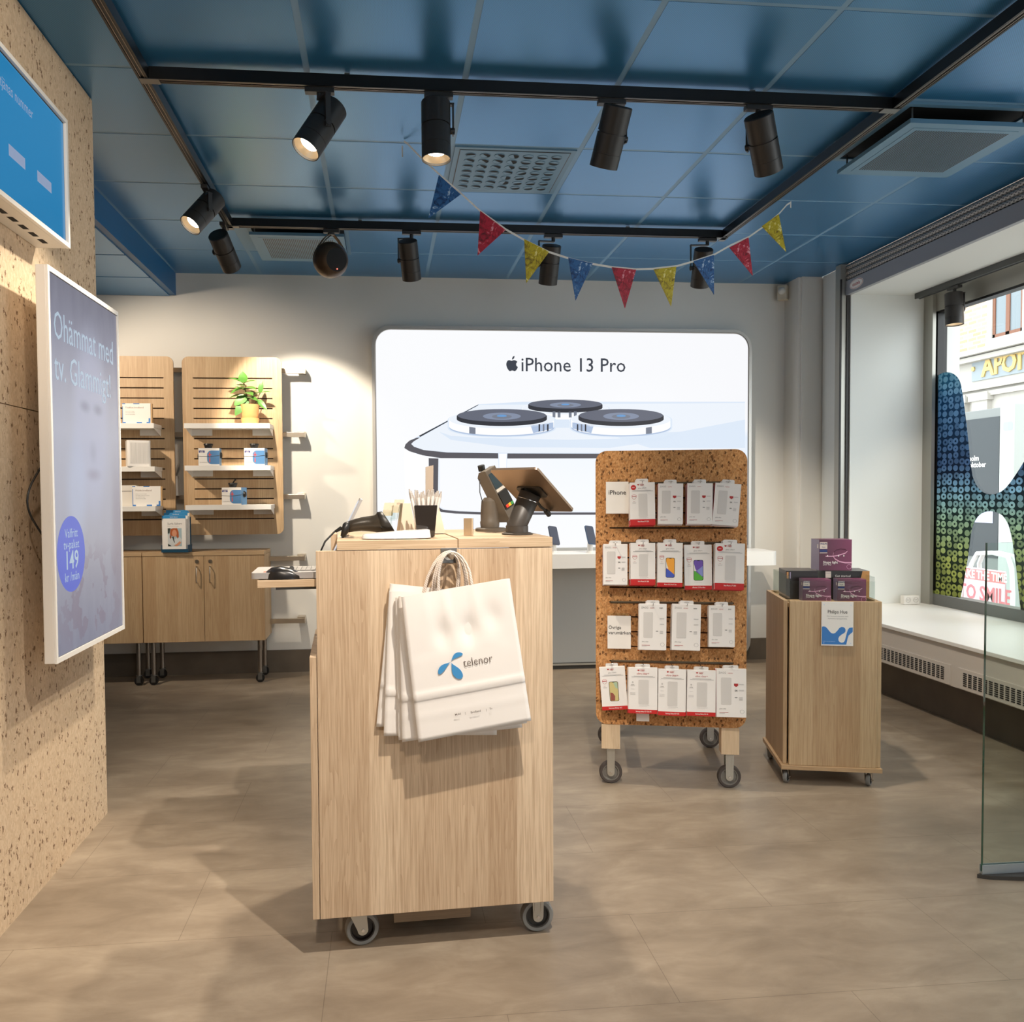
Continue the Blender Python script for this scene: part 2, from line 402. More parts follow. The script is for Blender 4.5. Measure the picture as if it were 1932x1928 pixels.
b.prism(ell(0, 0, .085, .033, 32), O, U, V, .0008, 0); b.prism(ell(0, 0, .079, .029, 32), O+Vector((-.0006, 0, 0)), U, V, .0004, 1)
b.prism(ell(0, 0, .076, .027, 32), O+Vector((-.001, 0, 0)), U, V, .0004, 0)
b.text('cautela', .034, O+Vector((-.0014, 0, -.010)), U, V, 2, bold=.01)
b.obj('oval_sticker', [WHITEP, TEXTR, TEXTR], sh)
# shop window
wn = bpy.data.objects.new('window_1', None); C.objects.link(wn); wn.location = (XW, 3.2, 1.6); wn['kind'] = 'structure'
b = MB(); yb0, yb1 = -2.6, YR-3.2; zb0, zb1 = ZS-1.6, 2.69-1.6
b.box(-.03, .06, yb1-.07, yb1, zb0, zb1, 0); b.box(-.055, -.03, yb1-.10, yb1-.0, zb0, zb1, 0)
b.box(-.02, .05, yb1-.105, yb1-.07, zb0+.1, zb1-.1, 1)
b.box(-.03, .06, yb0, yb1-.07, zb1-.13, zb1, 0); b.box(-.02, .05, yb0, yb1-.1, zb1-.145, zb1-.13, 1)
b.box(-.03, .06, yb0, yb1-.07, zb0, zb0+.075, 2); b.box(-.03, .06, yb0, yb0+.08, zb0, zb1, 0)
b.obj('window_frame', [ALU, BLACK, mat('grey_sash', (110, 112, 110), .45)], wn)
b = MB(); b.quad([(0, yb0, zb0), (0, yb1, zb0), (0, yb1, zb1), (0, yb0, zb1)]); b.obj('window_pane', PANE, wn)

# flower shaped film sticker on the pane (rings print)
RING = mat('ring_print', (60, 120, 150), .5); t = NT(RING); v, x, y, z = t.coords()
sc = t.comb(t.math('MULTIPLY', y, 17), t.math('MULTIPLY', z, 21), 0)
d = t.vor(sc, 1, 'Distance', 'F1', .28)
col = t.vor(sc, 1, 'Color', 'F1', .28); sp = t.n('ShaderNodeSeparateColor'); t.t.links.new(col, sp.inputs[0])
zz = t.math('ADD', t.math('DIVIDE', z, 1.9), .5)
ringc = t.ramp(zz, [(.0, (176, 182, 70)), (.17, (196, 204, 120)), (.32, (184, 212, 190)), (.42, (160, 204, 226)), (.52, (66, 124, 176)), (.75, (88, 150, 192)), (.9, (160, 208, 220)), (1, (140, 196, 210))])
darkc = t.ramp(zz, [(.0, (70, 72, 38)), (.3, (70, 98, 88)), (.5, (22, 56, 90)), (.75, (44, 98, 136)), (.95, (110, 176, 196))])
ring = t.math('MULTIPLY', t.math('GREATER_THAN', d, .17), t.math('LESS_THAN', d, .47))
ring = t.math('MULTIPLY', ring, t.math('ADD', t.math('MULTIPLY', sp.outputs[0], .4), .6))
ringc = t.mix(.28, ringc, (190, 190, 182)); darkc = t.mix(.2, darkc, (90, 94, 96)); t.base(t.mix(ring, darkc, ringc)); t.b.inputs['Alpha'].default_value = 1
c_ = t.mix(ring, darkc, ringc); t.t.links.new(c_, t.b.inputs['Base Color'])
t.b.inputs['Subsurface Weight'].default_value = 0
# film lets part of the daylight through
tr = t.n('ShaderNodeBsdfTranslucent'); mixs = t.n('ShaderNodeMixShader'); mixs.inputs[0].default_value = .8
t.t.links.new(c_, tr.inputs[0]); t.t.links.new(t.b.outputs[0], mixs.inputs[1]); t.t.links.new(tr.outputs[0], mixs.inputs[2])
t.t.links.new(mixs.outputs[0], t.t.nodes['Material Output'].inputs[0])
Zk = lambda a, c: (1720+a/3.505, 650+c/3.505)
outl = [(155,235),(170,208),(190,193),(213,185),(235,183),(262,187),(285,200),(303,217),(317,240),(326,268),(331,300),(338,340),(346,390),(355,470),(364,550),(374,640),(383,740),(392,810),(403,875),(418,912),(435,942),(455,964),(478,980),(500,988),(520,991),(545,990),(572,982),(598,968),(625,945),(652,912),(680,872),(705,835),(730,795),(760,745),(790,710),(820,690),(860,690),(900,715),(940,800),(950,1000),(950,1400),(940,1800),(720,1752),(714,1700),(706,1620),(694,1500),(680,1400),(668,1310),(655,1245),(640,1192),(620,1155),(598,1128),(570,1112),(540,1104),(515,1102),(490,1105),(462,1116),(438,1136),(418,1165),(403,1200),(393,1240),(384,1310),(372,1400),(358,1490),(343,1580),(322,1675),(230,1660),(128,1642)]
FZ = (XW-.012, 5.0, 1.45)
st = MB(); pts = [on(*Zk(a, c), 0, XW-.012)-Vector(FZ) for a, c in outl]
yo = max(p.y for p in pts)
ol = [(-p.y, p.z) for p in pts]
st.prism(ol, (0, 0, 0), (0, -1, 0), (0, 0, 1), .0015, 0)
o = st.obj('window_decal', RING); o.location = FZ
tag(o, 'blue to green patterned petal-shaped film stuck on the shop window glass', 'window sticker')
bm = bmesh.new(); bm.from_mesh(o.data); bmesh.ops.triangulate(bm, faces=bm.faces[:]); bm.to_mesh(o.data); bm.free()

# ================================================================ LIGHTING TRACKS
TZ = 2.85
def track(name, label, p0, p1):
    p0, p1 = Vector(p0), Vector(p1); c = (p0+p1)/2; L = (p1-p0).length
    o = thing(name, label, 'lighting track', (c.x, c.y, TZ), math.atan2(p1.y-p0.y, p1.x-p0.x), 'black ceiling lighting tracks')
    b = MB(); b.box(-L/2, L/2, -.019, .019, .004, .045); b.box(-L/2, L/2, -.019, -.011, 0, .005); b.box(-L/2, L/2, .011, .019, 0, .005); b.obj('rail', TRACKM, o)
    b = MB(); b.box(-L/2, L/2, -.0085, -.0055, .0012, .0032); b.box(-L/2, L/2, .0055, .0085, .0012, .0032); b.obj('conductor', TRACKG, o)
    for s in (-1, 1): b = MB(); b.box(s*L/2-.035, s*L/2+.035, -.02, .02, -.003, -.0005); b.obj('corner_joint', GREYM, o)
    for s in (-.25, .3): b = MB(); b.box(s*L-.01, s*L+.01, -.01, .01, .045, .055); b.obj('bracket', GREYM, o)
    return o
XL_, XRR, YF_, YRR = -.868, 2.07, 3.30, 5.03
track('lighting_track', 'black ceiling track nearest the viewer, crossing the room above the counter', (XL_+.021, YF_, 0), (XRR-.021, YF_, 0))
track('lighting_track', 'black ceiling track farther back, parallel to the back wall', (XL_+.021, YRR, 0), (XRR-.021, YRR, 0))
track('lighting_track', 'black ceiling track running away along the left side near the cork wall', (XL_, -1.5, 0), (XL_, YRR+.02, 0))
track('lighting_track', 'black ceiling track running away along the right side near the large vent', (XRR, -1.5, 0), (XRR, YRR+.02, 0))
wt = thing('window_lighting_track', 'dark grey lighting track fixed above the shop window glass', 'lighting track', (3.735, 3.7, 2.655))
b = MB(); b.box(-.02, .02, -2.6, 1.96, 0, .034); b.box(-.02, -.012, -2.6, 1.96, -.004, 0); b.box(.012, .02, -2.6, 1.96, -.004, 0); b.obj('rail', mat('grey_track', (70, 72, 72), .4), wt)

def spotlight(label, ap, piv, d, side, lit, power=60, size=55, col=(1, .88, .72), L=.225, R=.056, zt=TZ, blend=.7, group='track spotlights', trk='x'):
    """ap: adapter point on track (x,y); piv: centre of housing; d: aim; side: +-1 which side the arm sits"""
    d = Vector(d).normalized(); piv = Vector(piv)
    o = thing('track_spotlight', label, 'spotlight', (ap[0], ap[1], zt), 0, group)
    P = piv-Vector((ap[0], ap[1], zt))
    a = Vector((-d.y, d.x, 0)); a = a.normalized() if a.length > .12 else Vector((1, 0, 0))
    if abs(a.x) > .3 and a.x < 0: a = -a
    a = a*side
    b = MB()
    if trk == 'x': b.box(-.055, .055, -.016, .016, -.022, -.004)
    else: b.box(-.016, .016, -.055, .055, -.022, -.004)
    b.cyl((0, 0, -.045), (0, 0, -.022), .011, seg=14); b.obj('adapter', LAMPB, o, bevel=.002)
    sp = P+a*(R+.010); top = Vector((sp.x, sp.y, -.045))
    b = MB()
    def bar(p, q, w, t_):
        p, q = Vector(p), Vector(q); dd = (q-p); L_ = dd.length; dd.normalize()
        s_ = a if abs(dd.z) > .7 else Z_
        s_ = (s_-dd*s_.dot(dd)).normalized(); tt = dd.cross(s_)
        Mx = Matrix((tt, s_, dd)).transposed().to_4x4(); Mx.translation = p
        b.box(-w/2, w/2, -t_/2, t_/2, -.004, L_+.004, M=Mx)
    bar((0, 0, -.045), top, .022, .007); bar(top, sp-Vector((0, 0, .012)), .02, .006)
    b.cyl(sp-a*.010, sp+a*.006, .012, seg=16); b.obj('arm', LAMPB, o)
    Q = P-d*(L/2)
    b = MB(); b.lathe([(0, 0), (R-.004, 0), (R, .004), (R, .42*L), (R-.005, .42*L), (R-.005, .42*L+.006), (R, .42*L+.006), (R, .76*L), (R-.0012, .762*L), (R-.0012, .77*L), (R, .772*L), (R, L), (R-.003, L), (R-.004, L-.012)], Q, d, 40)
    b.obj('housing', LAMPB, o)
    b = MB(); b.lathe([(R-.004, L-.008), (R-.012, L-.020), (.034, L-.028)], Q, d, 32); b.obj('reflector', REFL if lit else DKG, o)
    b = MB(); b.lathe([(.0, L-.028), (.034, L-.028)], Q, d, 24); b.obj('lens', GLOWW if lit else DKG, o)
    if power:
        spot_light('lamp_beam', Q+d*(L+.003), d, power, size, blend, col, .03, o)
    return o
spotlight('black spotlight above the left of the counter, tilted down left with glowing lens', (-.227, YF_), (-.228, 3.30, 2.70), (-.45, -.28, -.82), 1, True, 120, 75)
spotlight('black spotlight hanging upright beside the round-hole ceiling diffuser, lens glowing', (.223, YF_), (.212, 3.30, 2.705), (0, -.07, -1), 1, True, 110, 95)
spotlight('black spotlight third from the left on the near track, lens hidden', (.90, YF_), (.897, 3.30, 2.705), (-.14, .47, -.86), 1, False, 60, 60)
spotlight('black spotlight at the right end of the near track, tilted down right', (1.497, YF_), (1.52, 3.30, 2.70), (.40, .44, -.79), -1, False, 130, 75)
spotlight('black spotlight on the left side track, tilted towards the cork wall, lens glowing', (XL_, 4.40), (-.885, 4.40, 2.73), (-.50, -.45, -.80), 1, True, 75, 60, trk='y')
spotlight('black spotlight at the far left track corner, aimed at the back wall', (XL_-.02, 4.985), (-.892, 5.02, 2.705), (.20, .75, -.62), -1, False, 175, 54, trk='y', blend=.4)
spotlight('black spotlight on the far track, right of the round speaker', (.175, YRR), (.163, 5.03, 2.68), (.12, .5, -.86), -1, False, 40, 60)
spotlight('black spotlight on the far track, partly behind the yellow pennant', (1.017, YRR), (.995, 5.03, 2.67), (-.03, .42, -.9), -1, False, 50, 70)
spotlight('black spotlight on the far track, behind the blue pennant at right', (1.965, YRR), (1.93, 5.03, 2.67), (.08, .5, -.84), -1, False, 110, 85)
o = spotlight('dark grey spotlight hanging in the shop window niche, lens glowing', (3.735, 5.27), (3.735, 5.27, 2.50), (0, -.06, -1), 1, True, 30, 80, zt=2.65, L=.21, R=.055, trk='y', group='window spotlight')

# round speaker on the far track
s = thing('ceiling_speaker', 'round bronze speaker with black grille hanging from the far ceiling track', 'speaker', (-.29, YRR, TZ))
d = Vector((.5, -.82, -.18)).normalized(); Cc = Vector((-.005, -.01, -.182))
b = MB(); prof = []
for k in range(17):
    a = PI*(.04+.72*k/16); prof.append((.103*math.sin(a), -.098*math.cos(a)))
b.lathe(prof+[(prof[-1][0]-.006, prof[-1][1]+.003)], Cc, d, 40); b.obj('shell', mat('bronze_plastic', (84, 66, 50), .35, .4), s)
b = MB(); gz = prof[-1][1]+.002; b.lathe([(0, gz+.006), (.04, gz+.005), (prof[-1][0]-.004, gz)], Cc, d, 36); b.obj('grille', mat('black_fabric', (30, 32, 34), .8), s)
b = MB(); q = d.orthogonal().normalized(); b.cyl(Cc+d*(gz+.004)+Vector((0, 0, -.052)), Cc+d*(gz+.009)+Vector((0, 0, -.052)), .0035, mi=0); b.obj('indicator_light', mat('red_led', (255, 60, 50), .4, emit=(255, 120, 100), es=2), s)
b = MB()
for sg in (-1, 1):
    sx_ = Vector((.82, .5, 0)).normalized()*sg
    pth = [Vector((0, 0, -.03))+sx_*.012, Vector((0, 0, -.06))+sx_*.045, Vector((0, 0, -.11))+sx_*.082, Cc+sx_*.098+Vector((0, 0, .03)), Cc+sx_*.103]
    for p, r_ in zip(pth[:-1], pth[1:]):
        dd = (r_-p); L_ = dd.length; dd.normalize(); n_ = Vector((-sx_.y, sx_.x, 0)); m_ = dd.cross(n_)
        Mx = Matrix((n_, m_, dd)).transposed().to_4x4(); Mx.translation = p; b.box(-.012, .012, -.002, .002, -.002, L_+.002, M=Mx)
b.obj('yoke', mat('bronze_strap', (96, 76, 56), .4, .5), s)
b = MB(); b.box(-.045, .045, -.016, .016, -.024, -.004); b.cyl((0, 0, -.036), (0, 0, -.024), .02); b.obj('adapter', LAMPB, s, bevel=.002)
b = MB(); b.tube([(0, .0, -.035), (-.03, 0, -.06), (-.055, 0, -.09), (-.05, 0, -.12)], .003); b.obj('cable', BLACK, s)

# ================================================================ CEILING DEVICES
df = thing('ceiling_diffuser', 'square blue ceiling air diffuser with seven rows of round nozzles', 'air vent', (X0+.6*2.5, Y0+.6*1.5, CH))
b = MB(); b.box(-.285, .285, -.285, .285, -.006, .001, 0); b.box(-.262, .262, -.262, .262, -.0075, -.006, 1); b.box(-.258, .258, -.258, .258, -.0085, -.0075, 0); b.obj('plate', [CEILV, DKG], df)
nz = MB(); nz.lathe([(.0265, -.0086), (.0265, -.0105), (.0245, -.0105), (.0235, -.0088)], (0,0,0), Z_, 20, 0)
nz.prism([(x_, y_) for x_, y_ in ell(0, 0, .0232, .0232, 20)], (0, 0, -.0089), (1, 0, 0), (0, -1, 0), .0003, 1)
seg = [(.0232*math.cos(a), .0232*math.sin(a)) for a in [PI*(.0+i/12) for i in range(13)]]
nz.prism(seg, (0, 0, -.0094), (1, 0, 0), (0, -1, 0), .0004, 0)
nme = None
angs = [[-.3,.9,.9,1.3,0.2,.2,.2],[.6,.9,.7,1.2,.2,.2,.2],[.1,.9,.7,1.1,.2,.2,.2],[0,.3,0,.4,-.7,.1,0],[.3,.3,.3,1.6,-.4,-.2,-.4],[.3,.3,.3,1.8,-.4,-.3,-.4],[.3,.3,.3,.4,-.3,-.3,-.3]]
for r_ in range(7):
    for c_i in range(7):
        if nme is None: q = nz.obj('nozzle', [CEILV, DARK], df); nme = q.data
        else: q = bpy.data.objects.new('nozzle', nme); C.objects.link(q); q.parent = df
        q.location = (-.205+c_i*.0683, -.205+r_*.0683, 0); q.rotation_euler = (0, 0, angs[r_][c_i] + (PI if c_i < 4 else 0))

def vent(label, cx, cy, z0, w_, l_, slats_dir, tilt=0, nbar=38):
    o = thing('ceiling_vent', label, 'air vent', (cx, cy, CH), 0, 'hinged square ceiling vents')
    h = z0-CH
    b = MB()
    for (a0, a1, c0, c1) in ((-.3, .3, -.3, -.275), (-.3, .3, .275, .3), (-.3, -.275, -.275, .275), (.275, .3, -.275, .275)): b.box(a0, a1, c0, c1, -.012, .0)
    b.obj('frame', CEILV, o)
    b = MB(); b.box(-.275, .275, -.275, .275, -.004, .0); b.obj('duct_opening', DARK, o)
    b = MB(); W2, L2 = w_/2, l_/2; g = .062
    for (a0, a1, c0, c1) in ((-W2, W2, -L2, -L2+g), (-W2, W2, L2-g, L2), (-W2, -W2+g, -L2+g, L2-g), (W2-g, W2, -L2+g, L2-g)): b.box(a0, a1, c0, c1, h, h+.018, 0)
    b.box(-W2+.045, W2-.045, -L2+.045, L2-.045, h-.0012, h, 0)
    b.obj('vent_panel', [CEILV], o)
    b = MB(); n = nbar; w0 = W2-.068; l0 = L2-.068
    for k in range(n):
        xk = -w0+(2*w0)*(k+.5)/n
        b.box(xk-w0/n*.45, xk+w0/n*.45, -l0, l0, h-.0022, h-.0013, 0)
    b.obj('grille', DKG, o)
    for (a, c) in ((-.25, -.25), (.25, -.25), (-.25, .25), (.25, .25)): b = MB(); b.cyl((a, c, h+.018), (a, c, -.004), .004); b.obj('hanger', GREYM, o)
vent('large blue slatted ceiling vent hanging open at right, near the shop window', 2.455, 3.64, 2.83, .56, .57, 1)
vent('blue slatted ceiling vent hanging open behind the round speaker', -.50, 5.44, 2.845, .555, .56, 1)
ms = thing('motion_sensor', 'cream motion sensor mounted high in the back right wall corner', 'sensor', (3.065, 6.30, 2.83), math.radians(-42))
b = MB(); b.box(-.035, .035, -.04, .02, -.055, .055); b.obj('casing', mat('cream_plastic', (205, 195, 175), .5), ms, bevel=.004)
b = MB(); b.lathe([(.028, -.0), (.024, .014), (.013, .022), (0, .025)], (0, -.04, .01), (0, -1, 0), 20); b.obj('lens', mat('milky_lens', (225, 222, 215), .3), ms)

# ================================================================ BUNTING
def bp(x, y):                                           # the string hangs in one vertical plane
    return PLN(x, y, (.12, 3.90, 0), Vector((-.58, 2.0, 0)).normalized())
kn = [(762,269),(768,270),(790,293),(828,328),(868,363),(905,397),(955,433),(990,453),(1035,475),(1075,488),(1113,497),(1155,504),(1200,508),(1232,507),(1277,502),(1312,492),(1348,480),(1378,463),(1413,447),(1440,428),(1470,403),(1485,386),(1493,381)]
bn0 = bp(1150, 505); bt = thing('bunting', 'white ribbon bunting with blue, red and yellow pennants strung below the ceiling', 'bunting', bn0)
b = MB()
P3 = [bp(*k) for k in kn]; P3[0].z = CH-.008; P3[-1].z = min(P3[-1].z, CH-.005)
for p, q in zip(P3[:-1], P3[1:]):
    b.box(0, 1, 0, 1, 0, 1, M=Matrix(((q.x-p.x, .0, 0, p.x-bn0.x), (q.y-p.y, .002, 0, p.y-bn0.y), (q.z-p.z, 0, .010, p.z-bn0.z-.005), (0, 0, 0, 1))))
for k in ((759, 275, 296), (1492, 383, 392)):
    a = bp(k[0], k[1]); c = bp(k[0], k[2]); b.box(a.x-bn0.x-.003, a.x-bn0.x+.003, a.y-bn0.y, a.y-bn0.y+.002, c.z-bn0.z, a.z-bn0.z)
b.obj('ribbon', mat('white_ribbon', (230, 226, 218), .7), bt)
def foil(name, c1, c2, glint):
    m = mat(name, c1, .45, .0, .5); t = NT(m); v, x, y, z = t.coords()
    n = t.noise(v, 24, 4, .65, 1.6); c = t.ramp(n, [(.32, c2), (.5, c1), (.58, c1), (.63, glint)]); t.base(c); return m  # lightest stop paints white highlights into the foil colour
FB = foil('blue_foil', (48, 102, 160), (18, 48, 92), (190, 214, 232)); FR = foil('red_foil', (186, 30, 54), (96, 10, 26), (236, 160, 170)); FY = foil('yellow_foil', (198, 176, 28), (110, 88, 8), (240, 230, 150))
pen = [((828,330),(869,367),(808,412),FB,'blue'),((906,398),(954,434),(901,482),FR,'red'),((989,451),(1036,475),(993,534),FY,'yellow'),((1072,486),(1118,497),(1086,567),FB,'blue'),((1154,504),(1200,509),(1179,582),FR,'red'),((1233,508),(1276,503),(1266,578),FY,'yellow'),((1308,493),(1347,481),(1347,556),FB,'blue'),((1376,467),(1412,448),(1420,520),FR,'red'),((1437,427),(1469,404),(1483,475),FY,'yellow')]
for k, (a, c, e, m, cn) in enumerate(pen):
    A, B_, E_ = bp(*a), bp(*c), bp(*e); mid = (A+B_)/2
    q = bpy.data.objects.new('pennant', None)
    b = MB(); n_ = Vector((.30, -1.0, 0)).normalized()*.0012
    vs = [A-mid, B_-mid, E_-mid]; vv = [p+n_ for p in vs]+[p-n_ for p in vs]
    b.add(vv, [(2,1,0), (3,4,5), (0,1,4,3), (1,2,5,4), (2,0,3,5)])
    q = b.obj('pennant', m, bt); q.location = mid-bn0; q['label'] = cn+' foil pennant'

# ================================================================ SCREENS ON THE CORK WALL
Ux, Vz = Vector((0, -1, 0)), Z_      # facing +X : u runs towards the viewer... right of the reader is +Y
RU = Vector((0, 1, 0))
def plate_x(b, y0, y1, z0, z1, x, mi, th=.001): b.box(x-th, x, y0, y1, z0, z1, mi)
tv = thing('wall_screen', 'white framed landscape screen high on the cork wall showing plain blue', 'screen', (XP, 2.3, 2.36))
b = MB(); y0, y1, z0, z1 = -.62, .71, -.212, .214
b.box(.001, .100, y0, y1, z0, z1, 0)
b.obj('casing', mat('tv_white', (228, 224, 216), .4), tv, bevel=.003)
b = MB(); b.box(.100, .112, y0, y1, z1-.014, z1, 0); b.box(.100, .112, y0, y1, z0, z0+.014); b.box(.100, .112, y0, y0+.014, z0+.014, z1-.014); b.box(.100, .112, y1-.014, y1, z0+.014, z1-.014); b.obj('bezel', WHITE, tv)
b = MB(); b.box(.1005, .102, y0+.014, y1-.014, z0+.014, z1-.014); b.obj('black_edge', BLACK, tv)
TVB = mat('screen_blue', (30, 120, 180), .2, emit=(42, 132, 186), es=.85); TVT = mat('screen_dash', (150, 160, 190), .3, emit=(150, 165, 195), es=.85)
b = MB(); b.box(.102, .1035, y0+.02, y1-.02, z0+.02, z1-.02, 0)
N = Vector((1, 0, 0))
b.text('betjänas nummer', .046, (.1042, y1-.40, .10), RU, Vz, 1, sx=.82)
for yy in (.13, .33, .53, -.08, -.29): b.box(.1036, .1042, yy-.065, yy+.045, -.075, -.042, 1)
b.obj('display', [TVB, TVT], tv)
b = MB()
for k in range(16): b.box(.045, .062, y0+.1+k*.075, y0+.145+k*.075, z0-.0008, z0-.0001)
b.obj('vent_slot', DARK, tv)
# portrait advert screen
ds = thing('portrait_display', 'tall white framed advertising screen mounted on the cork wall edge', 'screen', (XP, 3.105, 1.41))
hy, hz = .35, .62; xf = .125
b = MB(); b.box(xf-.032, xf, -hy, hy, -hz, hz); b.obj('casing', mat('display_white', (226, 222, 216), .4), ds, bevel=.003)
b = MB()
for a in ((-hy, hy, hz-.016, hz), (-hy, hy, -hz, -hz+.016), (-hy, -hy+.014, -hz+.016, hz-.016), (hy-.014, hy, -hz+.016, hz-.016)): b.box(xf, xf+.006, *a)
b.obj('bezel', WHITE, ds)
ADV = mat('advert_image', (140, 145, 165), .25, emit=(140, 145, 165)); t = NT(ADV); v, x, y, z = t.coords()
def blob(cy, cz, ry, rz_, soft=1.):
    a = t.math('DIVIDE', t.math('SUBTRACT', y, cy), ry); c = t.math('DIVIDE', t.math('SUBTRACT', z, cz), rz_)
    d_ = t.math('SQRT', t.math('ADD', t.math('MULTIPLY', a, a), t.math('MULTIPLY', c, c)))
    o = t.n('ShaderNodeMapRange', interpolation_type='SMOOTHSTEP'); o.inputs['From Min'].default_value = 1+soft; o.inputs['From Max'].default_value = 1-soft
    t.t.links.new(d_, o.inputs[0]); return o.outputs[0]
gr = t.ramp(t.math('ADD', t.math('DIVIDE', z, 1.24), .5), [(0, (112, 114, 134)), (.3, (160, 158, 168)), (.6, (172, 173, 186)), (.85, (128, 128, 146)), (1, (104, 102, 116))])
nz_ = t.noise(t.comb(t.math('MULTIPLY', y, 3), t.math('MULTIPLY', z, .8), 0), 5, 3, .6)
c = t.mix(t.math('MULTIPLY', nz_, .4), gr, (170, 172, 186))
c = t.mix(t.math('MULTIPLY', blob(.03, .16, .17, .30, .35), .6), c, (176, 180, 202))
for a_ in ((-.035, .215), (.10, .215)): c = t.mix(t.math('MULTIPLY', blob(a_[0], a_[1], .04, .016, .9), .4), c, (96, 96, 116))
c = t.mix(t.math('MULTIPLY', blob(.04, .06, .03, .03, .9), .2), c, (110, 108, 126))
c = t.mix(t.math('MULTIPLY', blob(.04, -.02, .06, .018, .9), .35), c, (120, 104, 120))
c = t.mix(t.math('MULTIPLY', blob(-.13, -.08, .08, .16, .6), .5), c, (178, 188, 212))
c = t.mix(t.math('MULTIPLY', t.math('MULTIPLY', blob(.0, -.46, .3, .16, .6), t.math('GREATER_THAN', t.noise(v, 9, 3), .54)), .3), c, (112, 78, 96))
c = t.mix(t.math('MULTIPLY', blob(.3, -.25, .06, .25, .8), .35), c, (110, 86, 96))
t.emis(c, .95)
b = MB(); b.box(xf+.0005, xf+.002, -hy+.016, hy-.016, -hz+.018, hz-.018, 0)
b.obj('display', [ADV], ds)
b = MB(); b.box(xf, xf+.001, -hy+.014, hy-.014, -hz+.016, hz-.016); b.obj('black_edge', BLACK, ds)
TXL = mat('screen_text', (176, 196, 210), .3, emit=(172, 190, 206), es=1)
b = MB(); b.text('Ohämmat med', .128, (xf+.0028, -hy+.045, hz-.215), RU, Vz, 0, 'LEFT', sx=.76); b.text('tv. Glammigt!', .128, (xf+.0028, -hy+.045, hz-.345), RU, Vz, 0, 'LEFT', sx=.8)
b.obj('headline', TXL, ds)
b = MB(); b.prism(ell(0, 0, .125, .125, 40), (xf+.003, -hy+.155, -.285), RU, Vz, .0006, 0)
for s_, sz, dz, bo in (('Valfritt', .042, .055, 0), ('tv-paket', .042, .018, 0), ('149', .085, -.048, .012), ('kr /mån', .042, -.088, 0)): b.text(s_, sz, (xf+.0036, -hy+.155, -.285+dz), RU, Vz, 1, bold=bo)
b.obj('price_badge', [mat('badge_blue', (92, 104, 196), .3, emit=(98, 110, 200), es=.95), TXL], ds)
b = MB(); b.box(.001, xf-.033, -.1, .1, -.3, .3); b.obj('wall_mount', BLACK, ds)
b = MB(); b.tube([(.09-.03*math.sin(PI*i/14), -.30-.065*math.sin(PI*i/14)**1.5, .02-.26*i/14) for i in range(15)], .0035); b.obj('cable', BLACK, ds)


# ================================================================ BACK WALL: LIGHTBOX, TABLE
LBY = 6.25
lb = thing('lightbox', 'large glowing white lightbox sign with three camera lenses against the back wall', 'sign', (1.355, YB-.004, 0))
lx0, lx1, lz0, lz1 = -1.435, 1.438, .03, 2.537
fo = rrect(lx0, lx1, lz0, lz1, .14, 10); fi = rrect(lx0+.022, lx1-.022, lz0+.022, lz1-.022, .12, 10)
b = MB(); yf = LBY-(YB-.004)
n = len(fo)
A = [(p[0], yf-.004, p[1]) for p in fo]; Bk = [(p[0], -.001, p[1]) for p in fo]; I = [(p[0], yf-.004, p[1]) for p in fi]; I2 = [(p[0], yf+.006, p[1]) for p in fi]
b.add(A+Bk, [(i, (i+1) % n, n+(i+1) % n, n+i) for i in range(n)], 0, True)
b.add(A+I, [(i, n+i, n+(i+1) % n, (i+1) % n) for i in range(n)], 0)
b.add(I+I2, [(i, n+i, n+(i+1) % n, (i+1) % n) for i in range(n)], 1)
b.add(Bk, [tuple(reversed(range(n)))], 0)
b.obj('frame', [ALUL, DKG], lb)
PR = mat('lit_print', (245, 248, 252), .6, emit=(245, 248, 252)); t = NT(PR); v, x, y, z = t.coords()
gx = t.math('ADD', t.math('DIVIDE', x, 2.87), .5)
base_ = t.ramp(z, [(0, (244, 246, 249)), (1, (246, 247, 250))])
def em(name, c, s=1.0): return mat(name, c, .6, emit=c, es=s)
LB = [PR, em('lit_dark', (92, 90, 96)), em('lit_mid', (124, 130, 144)), em('lit_pale', (222, 234, 249)), em('lit_paler', (238, 244, 252)), em('lit_white', (250, 251, 253), 1.05),
      em('lit_rim', (56, 57, 64)), em('lit_glass', (104, 108, 122)), em('lit_ring', (136, 146, 168)), em('lit_blue', (110, 160, 214)), em('lit_text', (66, 70, 80)), em('lit_steel', (178, 196, 224))]
t = NT(PR)
v, x, y, z = t.coords()
mz = t.n('ShaderNodeMapRange'); mz.inputs['From Min'].default_value = .9; mz.inputs['From Max'].default_value = 1.95; t.t.links.new(z, mz.inputs[0])
mx_ = t.n('ShaderNodeMapRange'); mx_.inputs['From Min'].default_value = -1.2; mx_.inputs['From Max'].default_value = 1.4; t.t.links.new(x, mx_.inputs[0])
cc = t.ramp(mz.outputs[0], [(0, (250, 251, 252)), (.4, (243, 248, 253)), (.78, (228, 238, 252)), (.85, (248, 249, 251)), (1, (246, 247, 250))])
cc = t.mix(mx_.outputs[0], (249, 250, 252), cc)
t.emis(cc, 1.02)
O0 = lb.location
def L7(a, c): p = W(690+a/2.611, 600+c/2.611, LBY); return (p.x-O0.x, p.z)
b = MB()
def art(pts, mi, k): b.prism([L7(*p) for p in pts][::-1], (0, yf-.0004*k, 0), X_, Z_, 0, mi)
fi2 = rrect(lx0+.03, lx1-.03, .9, lz1-.03, .11, 10, '0011'); b.prism(fi2, (0, yf, 0), X_, Z_, 0, 0)
b.prism(rrect(lx0+.022, lx1-.022, lz0+.022, .9, .1, 8, '1100'), (0, yf, 0), X_, Z_, 0, 12)
